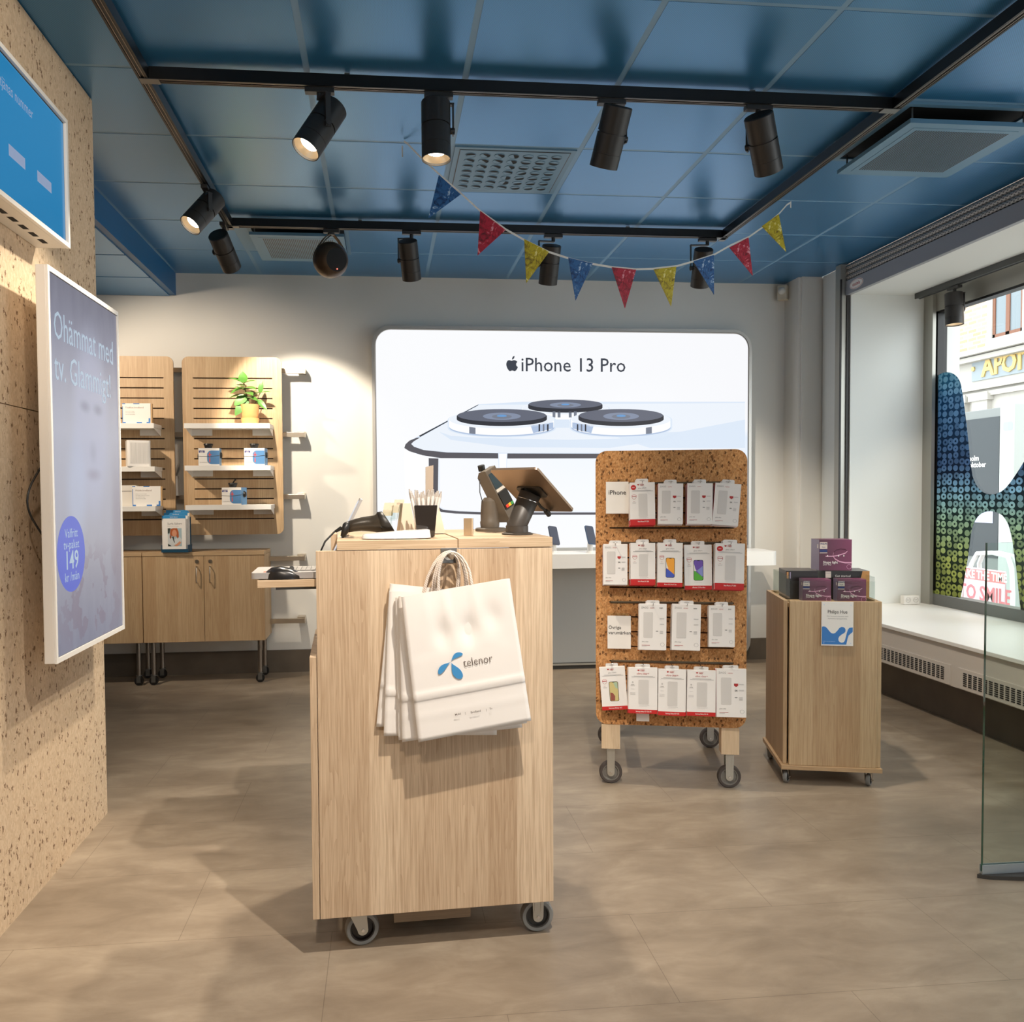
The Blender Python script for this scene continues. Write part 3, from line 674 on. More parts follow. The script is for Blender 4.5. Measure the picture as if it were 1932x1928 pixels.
# phone slab
art([(555,425),(780,412),(1868,412),(1868,692),(360,690),(250,668),(215,650),(196,632),(200,618),(225,600),(400,505)], 3, 1)
art([(560,428),(1868,418),(1868,664),(700,664),(400,660),(285,650),(235,632),(224,620),(240,604),(410,508)], 4, 2)
art([(190,640),(196,622),(215,604),(250,590),(268,588),(236,608),(224,620),(238,634),(285,650),(400,662),(700,667),(1140,668),(1868,668),(1868,690),(700,692),(370,690),(280,676),(215,656)], 1, 3)
art([(262,580),(556,425),(552,431),(405,510),(268,586)], 6, 3)
art([(652,666),(698,666),(694,745),(655,745)], 3, 4)
art([(656,668),(694,668),(692,740),(658,740)], 5, 5)
art([(190,650),(310,690),(312,945),(200,1010)], 5, 2)
art([(310,690),(360,692),(357,945),(380,955),(450,962),(600,966),(1868,966),(1868,950),(600,952),(450,948),(400,944),(366,930),(366,700)], 4, 2)
art([(310,690),(358,692),(355,930),(350,944),(330,930),(312,860)], 1, 3)
art([(340,930),(357,930),(380,944),(460,952),(600,957),(1868,957),(1868,968),(600,969),(440,963),(370,955)], 1, 4)
art([(1200,575),(1550,560),(1868,500),(1868,640),(1400,640)], 3, 3)
art([(560,590),(1000,600),(1450,588),(1560,560),(1480,600),(1200,640),(700,636),(420,600),(360,560),(420,580)], 3, 3)
# lenses
def E(cx, cy, rx, ry, a0=0, a1=2*PI, n=36): return [(cx+rx*math.cos(a0+(a1-a0)*i/n), cy+ry*math.sin(a0+(a1-a0)*i/n)) for i in range(n+1 if a1-a0 < 6 else n)]
def drum(cx, cy, rx, ry, h, mi, k): art(E(cx, cy, rx, ry, PI, 2*PI)+E(cx, cy+h, rx, ry, 0, PI), mi, k)
for (cx, cy, rx, ry, k) in ((983, 424, 183, 24, 4), (670, 480, 222, 34, 9), (1257, 480, 210, 34, 9)):
    w_ = rx*1.165
    drum(cx, cy+22, w_*1.03, ry*1.35, 40 if k > 4 else 40, 3, k); drum(cx-2, cy+20, w_, ry*1.28, 34, 5, k+1)
    sgn = 1 if cx < 900 else -1
    if k > 4:
        art([(cx+sgn*w_*.55, cy+50), (cx+sgn*w_*.98, cy+34), (cx+sgn*w_*.98, cy+64), (cx+sgn*w_*.6, cy+88)], 11, k+2)
        art([(cx-sgn*w_*.62, cy+56), (cx-sgn*w_*.5, cy+60), (cx-sgn*w_*.5, cy+92), (cx-sgn*w_*.62, cy+88)], 2, k+2)
        for q in (.70, .78, .86): art([(cx+sgn*w_*q, cy+44), (cx+sgn*w_*(q+.03), cy+42), (cx+sgn*w_*(q+.03), cy+76), (cx+sgn*w_*q, cy+80)], 6 if q != .78 else 2, k+3)
        art(E(cx, cy+54, w_, ry*1.28, .05, PI-.05)+E(cx, cy+60, w_*1.0, ry*1.28, .05, PI-.05)[::-1], 11, k+3)
    art(E(cx, cy+20, w_, ry*1.28), 4, k+2)
    drum(cx, cy+4, rx, ry, 14, 6, k+4)
    art(E(cx, cy, rx*.985, ry*.93), 7, k+5); art(E(cx, cy-1, rx*.9, ry*.82), 7, k+6)
    art(E(cx, cy+4, rx*.42, ry*.52), 8, k+7); art(E(cx, cy+6, rx*.22, ry*.32), 2, k+8); art(E(cx, cy+3, rx*.11, ry*.2, PI, 2*PI)+E(cx, cy+3, rx*.11, ry*.12, 0, PI), 9, k+9)
art([(935,500),(1003,500),(1003,540),(935,540)], 3, 8)
for xx in (920, 945, 1000, 1025): art([(xx,460),(xx+14,460),(xx+14,490),(xx,490)], 2, 8)
b.prism([(q[0], q[1]) for q in [( -.03,0)]*0+[(0,0),(0,.001),(.001,.001)]], (0, yf, 0), X_, Z_, 0, 0)
p0 = L7(762, 262); hgt = L7(762, 195)[1]-p0[1]; wid = L7(1278, 262)[0]-p0[0]
c_ = bpy.data.curves.new('t', 'FONT'); c_.body = 'iPhone 13 Pro'; c_.size = 1; o_ = bpy.data.objects.new('t', c_); m_ = o_.to_mesh(); wx = max(v_.co.x for v_ in m_.vertices); wy = max(v_.co.y for v_ in m_.vertices); o_.to_mesh_clear(); bpy.data.objects.remove(o_)
sz = hgt/wy; b.text('iPhone 13 Pro', sz, (p0[0], yf-.006, p0[1]), X_, Z_, 10, 'LEFT', sx=wid/(wx*sz), bold=.004)
ap = [(.50,.20),(.58,.17),(.68,.155),(.78,.17),(.88,.215),(.96,.29),(.885,.36),(.85,.45),(.865,.56),(.92,.63),(.995,.675),(.95,.79),(.87,.91),(.78,.985),(.70,1.0),(.61,.97),(.52,.95),(.43,.97),(.35,1.0),(.27,.985),(.18,.90),(.09,.76),(.03,.60),(.015,.45),(.05,.31),(.12,.21),(.22,.16),(.32,.165),(.42,.20)]
ap = [(x_, .28+(y_-.155)*.852) for x_, y_ in ap]
ax0, ay0 = L7(691, 262); ax1, ay1 = L7(749, 187)
b.prism([(ax0+x_*(ax1-ax0), ay1+(ay0-ay1)*y_) for x_, y_ in ap][::-1], (0, yf-.006, 0), X_, Z_, 0, 10)
lf = [(.50,.245),(.51,.16),(.56,.07),(.64,.015),(.715,0),(.715,.08),(.67,.165),(.60,.225)]
b.prism([(ax0+x_*(ax1-ax0), ay1+(ay0-ay1)*y_) for x_, y_ in lf][::-1], (0, yf-.006, 0), X_, Z_, 0, 10)
o = b.obj('lit_banner', LB+[mat('grey_fabric', (176, 178, 178), .7)], lb)
bm = bmesh.new(); bm.from_mesh(o.data); bmesh.ops.triangulate(bm, faces=[f for f in bm.faces if len(f.verts) > 4]); bm.to_mesh(o.data); bm.free()

tb = thing('display_table', 'white wall table with thick top and rounded end below the glowing sign', 'table', (1.4, 6.05, 0))
tx0, tx1, ty0, ty1 = -1.43, 1.43, -.185, .17
b = MB(); b.prism(rrect(tx0, tx1, ty0, ty1, .05, 6, '0100'), (0, 0, .878), X_, Y_, .10, 0); b.obj('tabletop', WHITE, tb, bevel=.006, seg=3)
b = MB(); b.box(tx0+.1, tx1-.25, ty1-.03, ty1-.002, .045, .778, 0); b.obj('back_panel', mat('grey_panel', (186, 186, 182), .6), tb)
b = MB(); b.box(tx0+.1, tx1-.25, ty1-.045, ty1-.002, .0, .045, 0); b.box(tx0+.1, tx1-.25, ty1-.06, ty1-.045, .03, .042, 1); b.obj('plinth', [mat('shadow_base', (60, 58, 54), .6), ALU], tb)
NAVY = mat('navy_phone', (52, 62, 84), .35); NAVB = mat('blue_phone', (60, 84, 116), .35)
for (px_, m, lab) in ((1045, mat('graphite_phone', (62, 68, 86), .35), 'graphite smartphone on white security stand at the counter edge'), (1114, NAVB, 'blue smartphone on white security stand partly hidden by the cork rack')):
    p = W(px_, 1041, 6.02); o = thing('display_phone', lab, 'phone', (p.x, 6.02, .878), 0, 'phones on stands')
    T = Matrix.Translation((0, 0, .125)) @ Euler((math.radians(-30), math.radians(8), math.radians(22))).to_matrix().to_4x4()
    b = MB(); b.prism(rrect(-.037, .037, -.075, .075, .012), T @ Vector((0, -.005, 0)), T.to_3x3() @ X_, T.to_3x3() @ Z_, .008, 0); b.obj('phone_body', m, o, bevel=.002)
    b = MB(); b.prism(rrect(-.034, .034, -.071, .071, .010), T @ Vector((0, -.0056, 0)), T.to_3x3() @ X_, T.to_3x3() @ Z_, .0003, 0); b.obj('display', mat('phone_screen', (76, 82, 98), .3), o)
    b = MB(); b.lathe([(.0, 0), (.03, 0), (.03, .006), (.022, .012), (.018, .09), (.022, .105), (.0, .112)], (0, .01, 0), Z_, 20); b.obj('stand', WSHELF, o)

# ================================================================ LEFT BACK WALL FURNITURE
BY = 6.11
def slatboard(xc, label):
    o = thing('slat_board', label, 'display board', (xc, BY, 1.655), 0, 'wooden slat boards')
    w2, h2 = .341, .622; th = .02; m0, m1 = -w2+.073, w2-.065
    zs = [W(440, 713.5, BY).z-1.655-k*.0703 for k in range(15)]; sh_ = .0085
    b = MB()
    b.prism(rrect(-w2, m0, -h2, h2, .045, 6, '1001'), (0, 0, 0), X_, Z_, th, 0); b.prism(rrect(m1, w2, -h2, h2, .045, 6, '0110'), (0, 0, 0), X_, Z_, th, 0)
    edges = [h2]+[q for z_ in zs for q in (z_+sh_/2, z_-sh_/2)]+[-h2]
    for k in range(0, len(edges), 2): b.box(m0, m1, 0, th, edges[k+1], edges[k])
    b.obj('board', ASHW, o)
    b = MB(); b.box(m0-.01, m1+.01, th, th+.004, zs[-1]-.02, zs[0]+.02); b.obj('slot_backing', mat('brown_slot', (52, 34, 22), .7), o)
    b = MB()
    for s_ in (-.2, .2): b.box(s_-.02, s_+.02, th+.004, th+.07, -h2+.1, h2-.1)
    b.obj('batten', ASHW, o)
    return o
bxr = (W(344, 840, BY).x+W(534.5, 840, BY).x)/2; bxl = W(329, 840, BY).x-.341
slatboard(bxr, 'tall rounded wooden slat board with a plant, right of the two'); slatboard(bxl, 'tall rounded wooden slat board partly hidden by the portrait screen')
# wall rails
for k, (yy, lab) in enumerate(((700, 'topmost steel wall rail behind the slat boards'), (820, 'second steel wall rail from the top, level with the plant shelf'), (937, 'middle steel wall rail just above the lowest shelf'), (1053, 'steel wall rail level with the top of the cabinets'), (1171, 'lowest steel wall rail beside the low cabinets'))):
    z_ = W(555, yy, 6.24).z; x1 = W(574, yy, 6.24).x; o = thing('wall_rail', lab, 'wall rail', (x1, 6.24, z_), 0, 'steel wall rails')
    b = MB(); b.box(-1.85, 0, -.012, .012, -.017, .017); b.obj('bar', STEEL, o, bevel=.0015)
    b = MB(); b.box(-.05, .004, .012, .106, -.012, .026); b.box(-.002, .006, -.014, .03, -.019, .019); b.obj('bracket', STEEL, o, bevel=.001)
# shelves
def shelf(label, xc, zt, grp):
    o = thing('wall_shelf', label, 'shelf', (xc, BY, zt), 0, grp)
    b = MB(); b.box(-.285, .285, -.205, -.003, -.028, 0); b.box(-.285, .285, -.207, -.205, -.034, 0); b.obj('shelf_board', WSHELF, o, bevel=.001)
    b = MB()
    for s_ in (-1, 1):
        x_ = s_*.278; tri = [(-.20, -.0285), (-.003, -.0285), (-.003, -.075)]
        b.add([(x_-.0015, y_, z_) for y_, z_ in tri]+[(x_+.0015, y_, z_) for y_, z_ in tri], [(0,1,2), (5,4,3), (0,3,4,1), (1,4,5,2), (2,5,3,0)])
        xa, xb_ = sorted((x_, x_-s_*.14)); b.box(xa, xb_, -.006, -.003, -.07, -.0285)
    b.obj('bracket', WSHELF, o)
    return o
sxr = (W(349.7, 880, 5.9).x+W(508.5, 880, 5.9).x)/2; sxl = W(291.5, 880, 5.9).x-.285
ztop = [W(430, 798.5, 5.9).z, W(430, 878, 5.9).z, W(430, 952.5, 5.9).z]
names = ['top', 'middle', 'bottom']
for k in range(3):
    shelf(f'white metal shelf, {names[k]} one on the right slat board', sxr, ztop[k], 'white shelves on slat boards')
    shelf(f'white metal shelf, {names[k]} one on the left slat board beside the screen', sxl, ztop[k]-.005*(k > 0), 'white shelves on slat boards')
SXL = [ztop[0], ztop[1]-.005, ztop[2]-.005]

# potted plant
pp = W(472, 796, 6.0); pl = thing('potted_plant', 'green leafy plant in a pale orange pot on the top right shelf', 'plant', (pp.x, 6.0, ztop[0]+.001))
POT = mat('peach_ceramic', (238, 172, 108), .5); b = MB(); b.lathe([(0, .004), (.045, .004), (.05, .01), (.064, .135), (.060, .135), (.055, .12), (0, .118)], (0, 0, 0), Z_, 28); b.obj('pot', POT, pl)
b = MB(); b.lathe([(0, 0), (.056, 0), (.062, .042), (.058, .042), (.052, .006), (0, .004)], (0, 0, 0), Z_, 28); b.obj('saucer', POT, pl)
b = MB(); b.lathe([(0, .1195), (.055, .121)], (0, 0, 0), Z_, 20); b.obj('soil', mat('soil', (60, 44, 32), .9), pl)
LEAF = mat('green_leaf', (62, 118, 44), .4); t = NT(LEAF); v, x, y, z = t.coords(); t.base(t.mix(t.noise(v, 18, 2), (36, 86, 34), (104, 158, 62)))
stem = MB(); stem.tube([(0,0,.118), (-.015,0,.18), (-.03,-.005,.24), (-.04,0,.29)], .004); stem.tube([(.02,0,.118), (.05,-.005,.17), (.07,0,.215)], .003)
stem.obj('stem', mat('brown_stem', (96, 92, 52), .7), pl)
def leaf(base, tip, wd, cup=.2, nrm=(0, -.35, 1)):
    base, tip = Vector(base), Vector(tip); d_ = tip-base; L_ = d_.length; dn = d_.normalized(); sd = dn.cross(Vector(nrm)).normalized(); nn = sd.cross(dn)
    vs, fs = [], []; n_ = 7
    for i in range(n_+1):
        f_ = i/n_; wdt = wd*math.sin(PI*min(1, f_**.8*.97+.03))**.75
        dr = nn*(-.22*L_*f_*f_+.10*L_*f_)
        for s_ in (-1, -.5, 0, .5, 1): vs.append(base+d_*f_+sd*(s_*wdt)+nn*(abs(s_)*wdt*cup)+dr)
    for i in range(n_):
        for k in range(4): a = i*5+k; fs.append((a, a+1, a+6, a+5))
    b = MB(); b.add(vs, fs, 0, True); o = b.obj('leaf', LEAF, pl); return o
for a in [((-.04,0,.285), (-.045,-.02,.36), .032, .1, (0,-1,.2)), ((-.04,0,.28), (-.135,-.02,.325), .022, .3), ((-.04,0,.28), (.04,-.03,.305), .03), ((-.035,0,.25), (.05,-.04,.245), .032), ((-.035,0,.25), (-.13,-.03,.215), .036), ((-.03,0,.23), (-.09,-.05,.26), .03), ((-.03,0,.22), (.03,-.06,.2), .03), ((-.02,0,.2), (-.10,-.04,.13), .034, .1, (0,-1,.3)), ((-.015,0,.18), (-.095,-.05,.06), .036, .1, (0,-1,.2)), ((-.02,0,.19), (.06,-.05,.165), .028), ((0,0,.18), (.07,.01,.235), .02), ((.07,0,.215), (.085,-.01,.30), .018, .1, (0,-1,.3)), ((.07,0,.215), (.145,-.02,.23), .016), ((.07,0,.21), (.03,-.03,.24), .012), ((.05,0,.17), (.12,-.04,.10), .02, .2, (0,-1,.6)), ((-.03,0,.26), (-.10,.02,.28), .024), ((-.02,0,.2), (-.14,-.02,.19), .034)]: leaf(*a)

# boxed mini speakers with black security wraps
BXW = mat('white_carton', (236, 232, 226), .55); UEB = mat('speaker_print_blue', (84, 134, 184), .55); UEN = mat('navy_label', (58, 58, 128), .5); UER = mat('coral_print', (226, 84, 76), .5); UEL = mat('blue_carton_side', (112, 158, 200), .5)
def spbox(label, px_, zt, rz, tag2=False):
    p = W(px_, 900, 5.93); o = thing('speaker_box', label, 'box', (p.x, 5.965, zt+.001), rz, 'boxed portable speakers')
    w2, d2, h = .069, .05, .117; b = MB(); b.box(-w2, w2, -d2, d2, 0, h, 0, face={'r': 3}); y_ = -d2-.0004
    b.prism(rrect(-.012, w2-.0005, .008, h-.016, .03, 8, '1001'), (0, y_, 0), X_, Z_, 0, 1)
    b.box(-w2+.003, -w2+.042, y_-.0003, y_, h-.03, h-.014, 2)
    b.text('ULTIMATE', .0085, (-w2+.0225, y_-.0006, h-.021), X_, Z_, 0, bold=.02); b.text('EARS', .0085, (-w2+.0225, y_-.0006, h-.029), X_, Z_, 0, bold=.02)
    b.box(.002, .008, y_-.0006, y_-.0003, h-.062, h-.028, 4); b.box(-.006, .017, y_-.0006, y_-.0003, h-.048, h-.042, 4); b.box(.002, .008, y_-.0006, y_-.0003, h-.095, h-.068, 4)
    b.text('WONDERBOOM', .0085, (-w2+.008, y_-.0003, .018), X_, Z_, 5, 'LEFT')
    b.obj('carton', [BXW, UEB, UEN, UEL, UER, TEXTG], o)
    b = MB(); b.cyl((-.01, .0, h+.003), (-.01, 0, h+.022), .024, .028, 20); b.cyl((-.01, 0, h+.022), (-.01, 0, h+.032), .032, .030, 20)
    if tag2: b.tube([(-.01, 0, h+.03), (-.0, 0, h+.045), (.008, 0, h+.055), (.012, 0, h+.048)], .005)
    b.obj('security_tag', BLACK, o)
    b = MB(); b.lathe([(0, .012), (.018, .010), (.022, 0)], (w2+.001, 0, .07), X_, 16); b.lathe([(0, .012), (.018, .010), (.022, 0)], (-w2-.001, 0, .06), (-1, 0, 0), 16); b.obj('side_lock', BLACK, o)
    b = MB(); e = .002
    b.tube([(-w2-e, -d2-e, .063), (0, -d2-e, .060), (w2+e, -d2-e, .068), (w2+e, d2+e, .068), (-w2-e, d2+e, .063), (-w2-e, -d2-e, .063)], .0012, 6)
    b.tube([(-.01, -d2-e, h+e), (-.01, d2+e, h+e)], .0012, 6); b.obj('wire', GREYM, o)
spbox('boxed blue portable speaker, left on the middle right-board shelf', 395, ztop[1], .05)
spbox('boxed blue portable speaker, right end of the middle right-board shelf', 482, ztop[1], -.06)
spbox('boxed blue portable speaker alone on the bottom right-board shelf', 440, ztop[2], -.22, True)

# information signs on wooden blocks, left board
BLK = wood('block_wood', (222, 184, 134), (186, 142, 92), strip=.3)
def infosign(label, x0, x1, y1, zt, title, lines, light=True):
    p = W((x0+x1)/2, 800, 5.92); wd = W(x1, 800, 5.92).x-W(x0, 800, 5.92).x; o = thing('info_sign', label, 'sign', (p.x, 5.935, zt+.001), -.03, 'white information signs')
    w2 = wd/2; h = .135
    b = MB(); b.box(-w2+.003, w2+.008, .0, .022, 0, h-.002); b.obj('wood_block', BLK, o)
    b = MB(); y_ = -.0035; b.box(-w2, w2, y_, -.0002, 0, h, 0)
    for (a, c, e, f) in ((-w2, -w2+.02, h-.006, h), (-.02, .02, h-.006, h), (-w2, -w2+.004, 0, h*.85), (w2-.014, w2-.003, 0, .035), (-w2+.004, -w2+.022, .0, .010), (0, .035, 0, .010), (w2-.028, w2-.014, 0, .01)): b.box(a, c, y_-.0005, y_-.0001, e, f, 1)
    b.text(title, .016, (-w2+.02, y_-.0006, h-.034), X_, Z_, 2, 'LEFT')
    for k, l in enumerate(lines): b.text(l, .0075, (-w2+.02, y_-.0006, h-.055-k*.0105), X_, Z_, 3, 'LEFT')
    b.obj('card', [WHITEP, BLUEP, mat('sepia_print', (150, 126, 112), .6), TEXTG], o)
infosign('white blue-edged information card on the top left-board shelf', 230, 284, 800, SXL[0], 'Trådlöst bredband', ['hemma och i stugan', 'surfa snabbt överallt', 'utan fast uppkoppling'])
infosign('white blue-edged card headed Mobilt bredband on the bottom left shelf', 246, 300, 955, SXL[2], 'Mobilt bredband', ['surfa var du vill i Sverige', 'välj mellan router för hemmet', 'eller mobil för resan', 'enkel att komma igång'])
p = W(258, 870, 5.95); rt_ = thing('router', 'white ribbed cube router on the middle left-board shelf', 'router', (p.x, 5.985, SXL[1]+.001), math.radians(20), None)
b = MB(); b.prism(rrect(-.075, .075, -.075, .075, .014, 5), (0, 0, .175), X_, Y_, .175, 0); b.obj('body', mat('router_white', (238, 234, 228), .4), rt_, bevel=.003)
b = MB()
for k in range(15): b.box(-.055+k*.008, -.0515+k*.008, -.0768, -.0752, .02, .16)
b.obj('rib', mat('router_rib', (214, 210, 204), .5), rt_)
p = W(240, 930, 5.95); mr = thing('modem', 'white rounded modem standing left of the Mobilt bredband card', 'modem', (p.x-.03, 6.02, SXL[2]+.001))
b = MB(); b.prism(rrect(-.085, .085, 0, .142, .018, 6), (0, -.02, 0), X_, Z_, .045, 0); b.obj('body', mat('modem_white', (232, 228, 220), .4), mr, bevel=.003)
b = MB(); b.box(-.02, .045, -.0213, -.0202, .100, .104); b.obj('slot', TEXTG, mr)
# small white goods seen in the gap between the boards
for (x_, y0_, y1_, lab) in ((337, 838, 893, 'white carton visible in the gap between the slat boards, upper one'), (338, 898, 935, 'white carton visible in the gap between the slat boards, lower one')):
    a = W(x_, y0_, 6.16); c = W(x_, y1_, 6.16)
    o = thing('carton', lab, 'carton', (a.x-.06, 6.15, c.z), 0)
    b = MB(); b.prism([(-.05, 0), (.03, .0), (.055, .07), (.055, a.z-c.z), (-.05, a.z-c.z)] if y0_ < 850 else [(-.05, 0), (.055, .0), (.05, a.z-c.z), (-.05, a.z-c.z)], (0, .0, 0), X_, Z_, .05, 0)
    b.obj('panel', BXW, o)

# cabinets
cz0, cz1 = W(400, 1210, 5.98).z, W(400, 1041, 5.98).z
def cabinet(x0, x1, label, hl, legs):
    o = thing('low_cabinet', label, 'cabinet', ((x0+x1)/2, 5.98, 0), 0, 'low wooden cabinets'); w2 = (x1-x0)/2; h = cz1
    b = MB(); b.box(-w2, -w2+.018, .019, .33, cz0, h-.026); b.box(w2-.018, w2, .019, .33, cz0, h-.026); b.box(-w2+.018, w2-.018, .019, .33, cz0, cz0+.018); b.box(-w2+.018, w2-.018, .31, .33, cz0+.018, h-.026); b.obj('body', ASHW, o)
    b = MB(); b.box(-w2, w2, -.004, .33, h-.025, h); b.obj('top', ASHWX, o, bevel=.001)
    for s_ in (-1, 1):
        xa, xb_ = (-w2+.001, -.0015) if s_ < 0 else (.0015, w2-.001)
        b = MB(); b.box(xa, xb_, 0, .018, cz0, h-.027); d_ = b.obj('door', ASHW, o, bevel=.0008)
        hx = s_*.045
        b = MB(); zz_ = h-.10; b.tube([(hx, -.001, zz_), (hx, -.028, zz_), (hx, -.032, zz_-.01), (hx, -.032, zz_-.10), (hx, -.028, zz_-.11), (hx, -.001, zz_-.11)], .004, 10); b.obj('handle', STEEL, d_)
        b = MB(); b.cyl((hx, -.006, h-.065), (hx, 0.0, h-.065), .013, seg=20); b.cyl((hx, -.0075, h-.065), (hx, -.006, h-.065), .008, seg=16); b.obj('lock', STEEL, d_)
    for lx in legs:
        for yy in (.05, .28):
            b = MB(); b.cyl((lx, yy, .072), (lx, yy, cz0), .0155, seg=20); lg = b.obj('leg', GREYM if False else mat('steel_tube', (150, 140, 130), .3, .9), o)
            b = MB(); b.cyl((lx, yy, .066), (lx, yy, .072), .022, seg=18); b.box(lx-.014, lx+.014, yy-.018, yy-.014, .02, .066); b.box(lx-.014, lx+.014, yy+.014, yy+.018, .02, .066); b.obj('fork', GREYM, lg)
            b = MB(); b.cyl((lx, yy-.012, .031), (lx, yy+.012, .031), .030, seg=24); b.obj('wheel', BLACK, lg)
xa, xb_ = W(269.5, 1120, 5.98).x, W(499.5, 1120, 5.98).x
cabinet(xa, xb_, 'low wooden two-door cabinet on wheeled steel legs, right of the pair', 0, (W(290, 1250, 6.03).x-(xa+xb_)/2, W(491, 1250, 6.03).x-(xa+xb_)/2))
xc = W(262, 1250, 6.03).x; w_ = xb_-xa
cabinet(xa-.004-w_, xa-.004, 'low wooden cabinet mostly hidden behind the portrait screen', 0, (xc-(xa-.004-w_/2), -w_/2+.08))

# brochure stand
p = W(333, 1038, 5.99); bh = thing('brochure_stand', 'dark blue brochure tray holding stepped leaflets on the low cabinet', 'brochure stand', (p.x, 6.0, cz1+.001), -.04)
TEAL = mat('petrol_plastic', (30, 72, 98), .4); b = MB(); w2 = .09; b.box(-w2, w2, -.05, .05, 0, .006); b.box(-w2, w2, -.05, -.046, .006, .022); b.box(w2-.004, w2, -.046, .05, .006, .05); b.box(-w2, -w2+.004, -.046, .05, .006, .05); b.box(-w2+.004, w2-.004, .046, .05, .006, .24); b.obj('tray', TEAL, bh)
SKY = mat('leaflet_blue', (52, 142, 200), .5); PH1 = mat('photo_teal', (168, 190, 196), .6); PH2 = mat('photo_skin', (214, 150, 116), .6); PH3 = mat('photo_hair', (176, 92, 48), .6); PH4 = mat('photo_coat', (206, 210, 210), .6); PH5 = mat('photo_dark', (50, 60, 56), .6)
for k, (nm, lab) in enumerate((('Surfa Säkert', 'white leaflet with a seated person, front one in the blue tray'), ('Bredband', 'leaflet with blue header, middle one in the blue tray'), ('Säkerhet', 'leaflet with blue header, rear one in the blue tray'))):
    o = thing('leaflet', lab, 'leaflet', (p.x, 6.0, cz1+.008), -.04, 'leaflets in the blue tray')
    y_ = -.044+k*.028; zt = .245+k*.018; xo = k*.006-.004; b = MB(); b.box(-.08+xo, .078+xo, y_, y_+.006, 0, zt, 0); b.box(-.08+xo, .078+xo, y_-.0004, y_, zt-.02, zt, 1)
    b.text(nm, .011, (xo, y_-.0007, zt-.014), X_, Z_, 0)
    if k == 0:
        b.text('Surfa Säkert', .020, (-.048, y_-.0007, zt-.062), X_, Z_, 2, 'LEFT'); b.text('Skydd mot virus och intrång', .0065, (-.048, y_-.0007, zt-.075), X_, Z_, 2, 'LEFT')
        z0_ = .035; x0_ = -.046; ph = lambda pts, m, q: b.prism([(x0_+a*.0925, z0_+c*.123) for a, c in pts], (0, y_-.0007-q*.0002, 0), X_, Z_, 0, m)
        ph([(0, 0), (1, 0), (1, 1), (0, 1)], 3, 0); ph([(0, .7), (.12, .72), (.2, 1), (0, 1)], 7, 1); ph([(0, 0), (.25, 0), (.0, .25)], 7, 1)
        ph([(.12, .5), (.2, .95), (.4, 1), (.68, 1), (.78, .8), (.8, .48), (.68, .42), (.6, .6), (.3, .55), (.2, .4)], 5, 2); ph(ell(.48, .72, .17, .2, 20), 4, 3)
        ph([(0, .15), (0, .6), (.14, .7), (.36, .5), (.5, .4), (.85, .55), (1, .35), (.9, .1), (.5, .05), (.3, 0)], 6, 2); ph([(.3, .52), (.42, .55), (.5, .2), (.45, .2)], 7, 4)
        ph([(.45, .05), (.65, .14), (.85, .28), (.96, .2), (.8, .06), (.6, 0)], 4, 5)
    b.obj('sheet', [WHITEP, SKY, TEXTG, PH1, PH2, PH3, PH4, PH5], o)

# ================================================================ COUNTER
CO = Vector((.145, 2.40, 0)); CR = .045
CM = Matrix.Translation(CO) @ Matrix.Rotation(CR, 4, 'Z'); CI = CM.inverted()
def cl(x, y, yl):                                        # pixel -> counter-local point on the plane y_local = yl
    n_ = CM.to_3x3() @ Y_; return CI @ PLN(x, y, CM @ Vector((0, yl, 0)), n_)
ct = thing('mobile_counter', 'tall wooden mobile service counter on rubber castors in the middle of the shop', 'counter', CO, CR)
cx0, cx1 = -.336, .338; cb, ctop, tt = .118, 1.158, 1.188; dp = .56
b = MB(); b.box(cx0, cx1, 0, .019, cb, ctop); b.obj('front_panel', ASH, ct, bevel=.001)
b = MB(); b.box(cx1-.019, cx1, .0195, dp, cb, ctop); b.obj('side_panel', ASH, ct, bevel=.001)
b = MB(); b.box(cx0+.035, cx0+.054, .40, dp, cb, ctop+.028); b.obj('side_panel', ASH, ct, bevel=.001)
b = MB(); b.box(cx0+.054, cx1-.019, .0195, dp, cb, cb+.019); b.obj('bottom_panel', ASHX, ct)
b = MB(); b.box(cx0-.021, cx0-.002, .0, .5, cb, .862, 0); b.obj('lower_side_board', ASH, ct, bevel=.001)
b = MB(); b.box(cx0-.002, cx0+.034, .03, .5, .35, .37); b.obj('side_spacer', ASH, ct)
xm = cl(864, 1025, 0).x
b = MB(); b.box(-.278, xm-.001, -.002, dp, ctop+.0015, tt-.002); b.obj('worktop', ASHX, ct, bevel=.001)
b = MB(); b.box(xm+.001, cx1, -.002, dp+.02, ctop+.002, tt); b.obj('worktop', ASHX, ct, bevel=.001)
b = MB(); b.box(-.125, .105, .09, .40, .045, cb-.001); b.obj('cable_box', DROP, ct, bevel=.001)
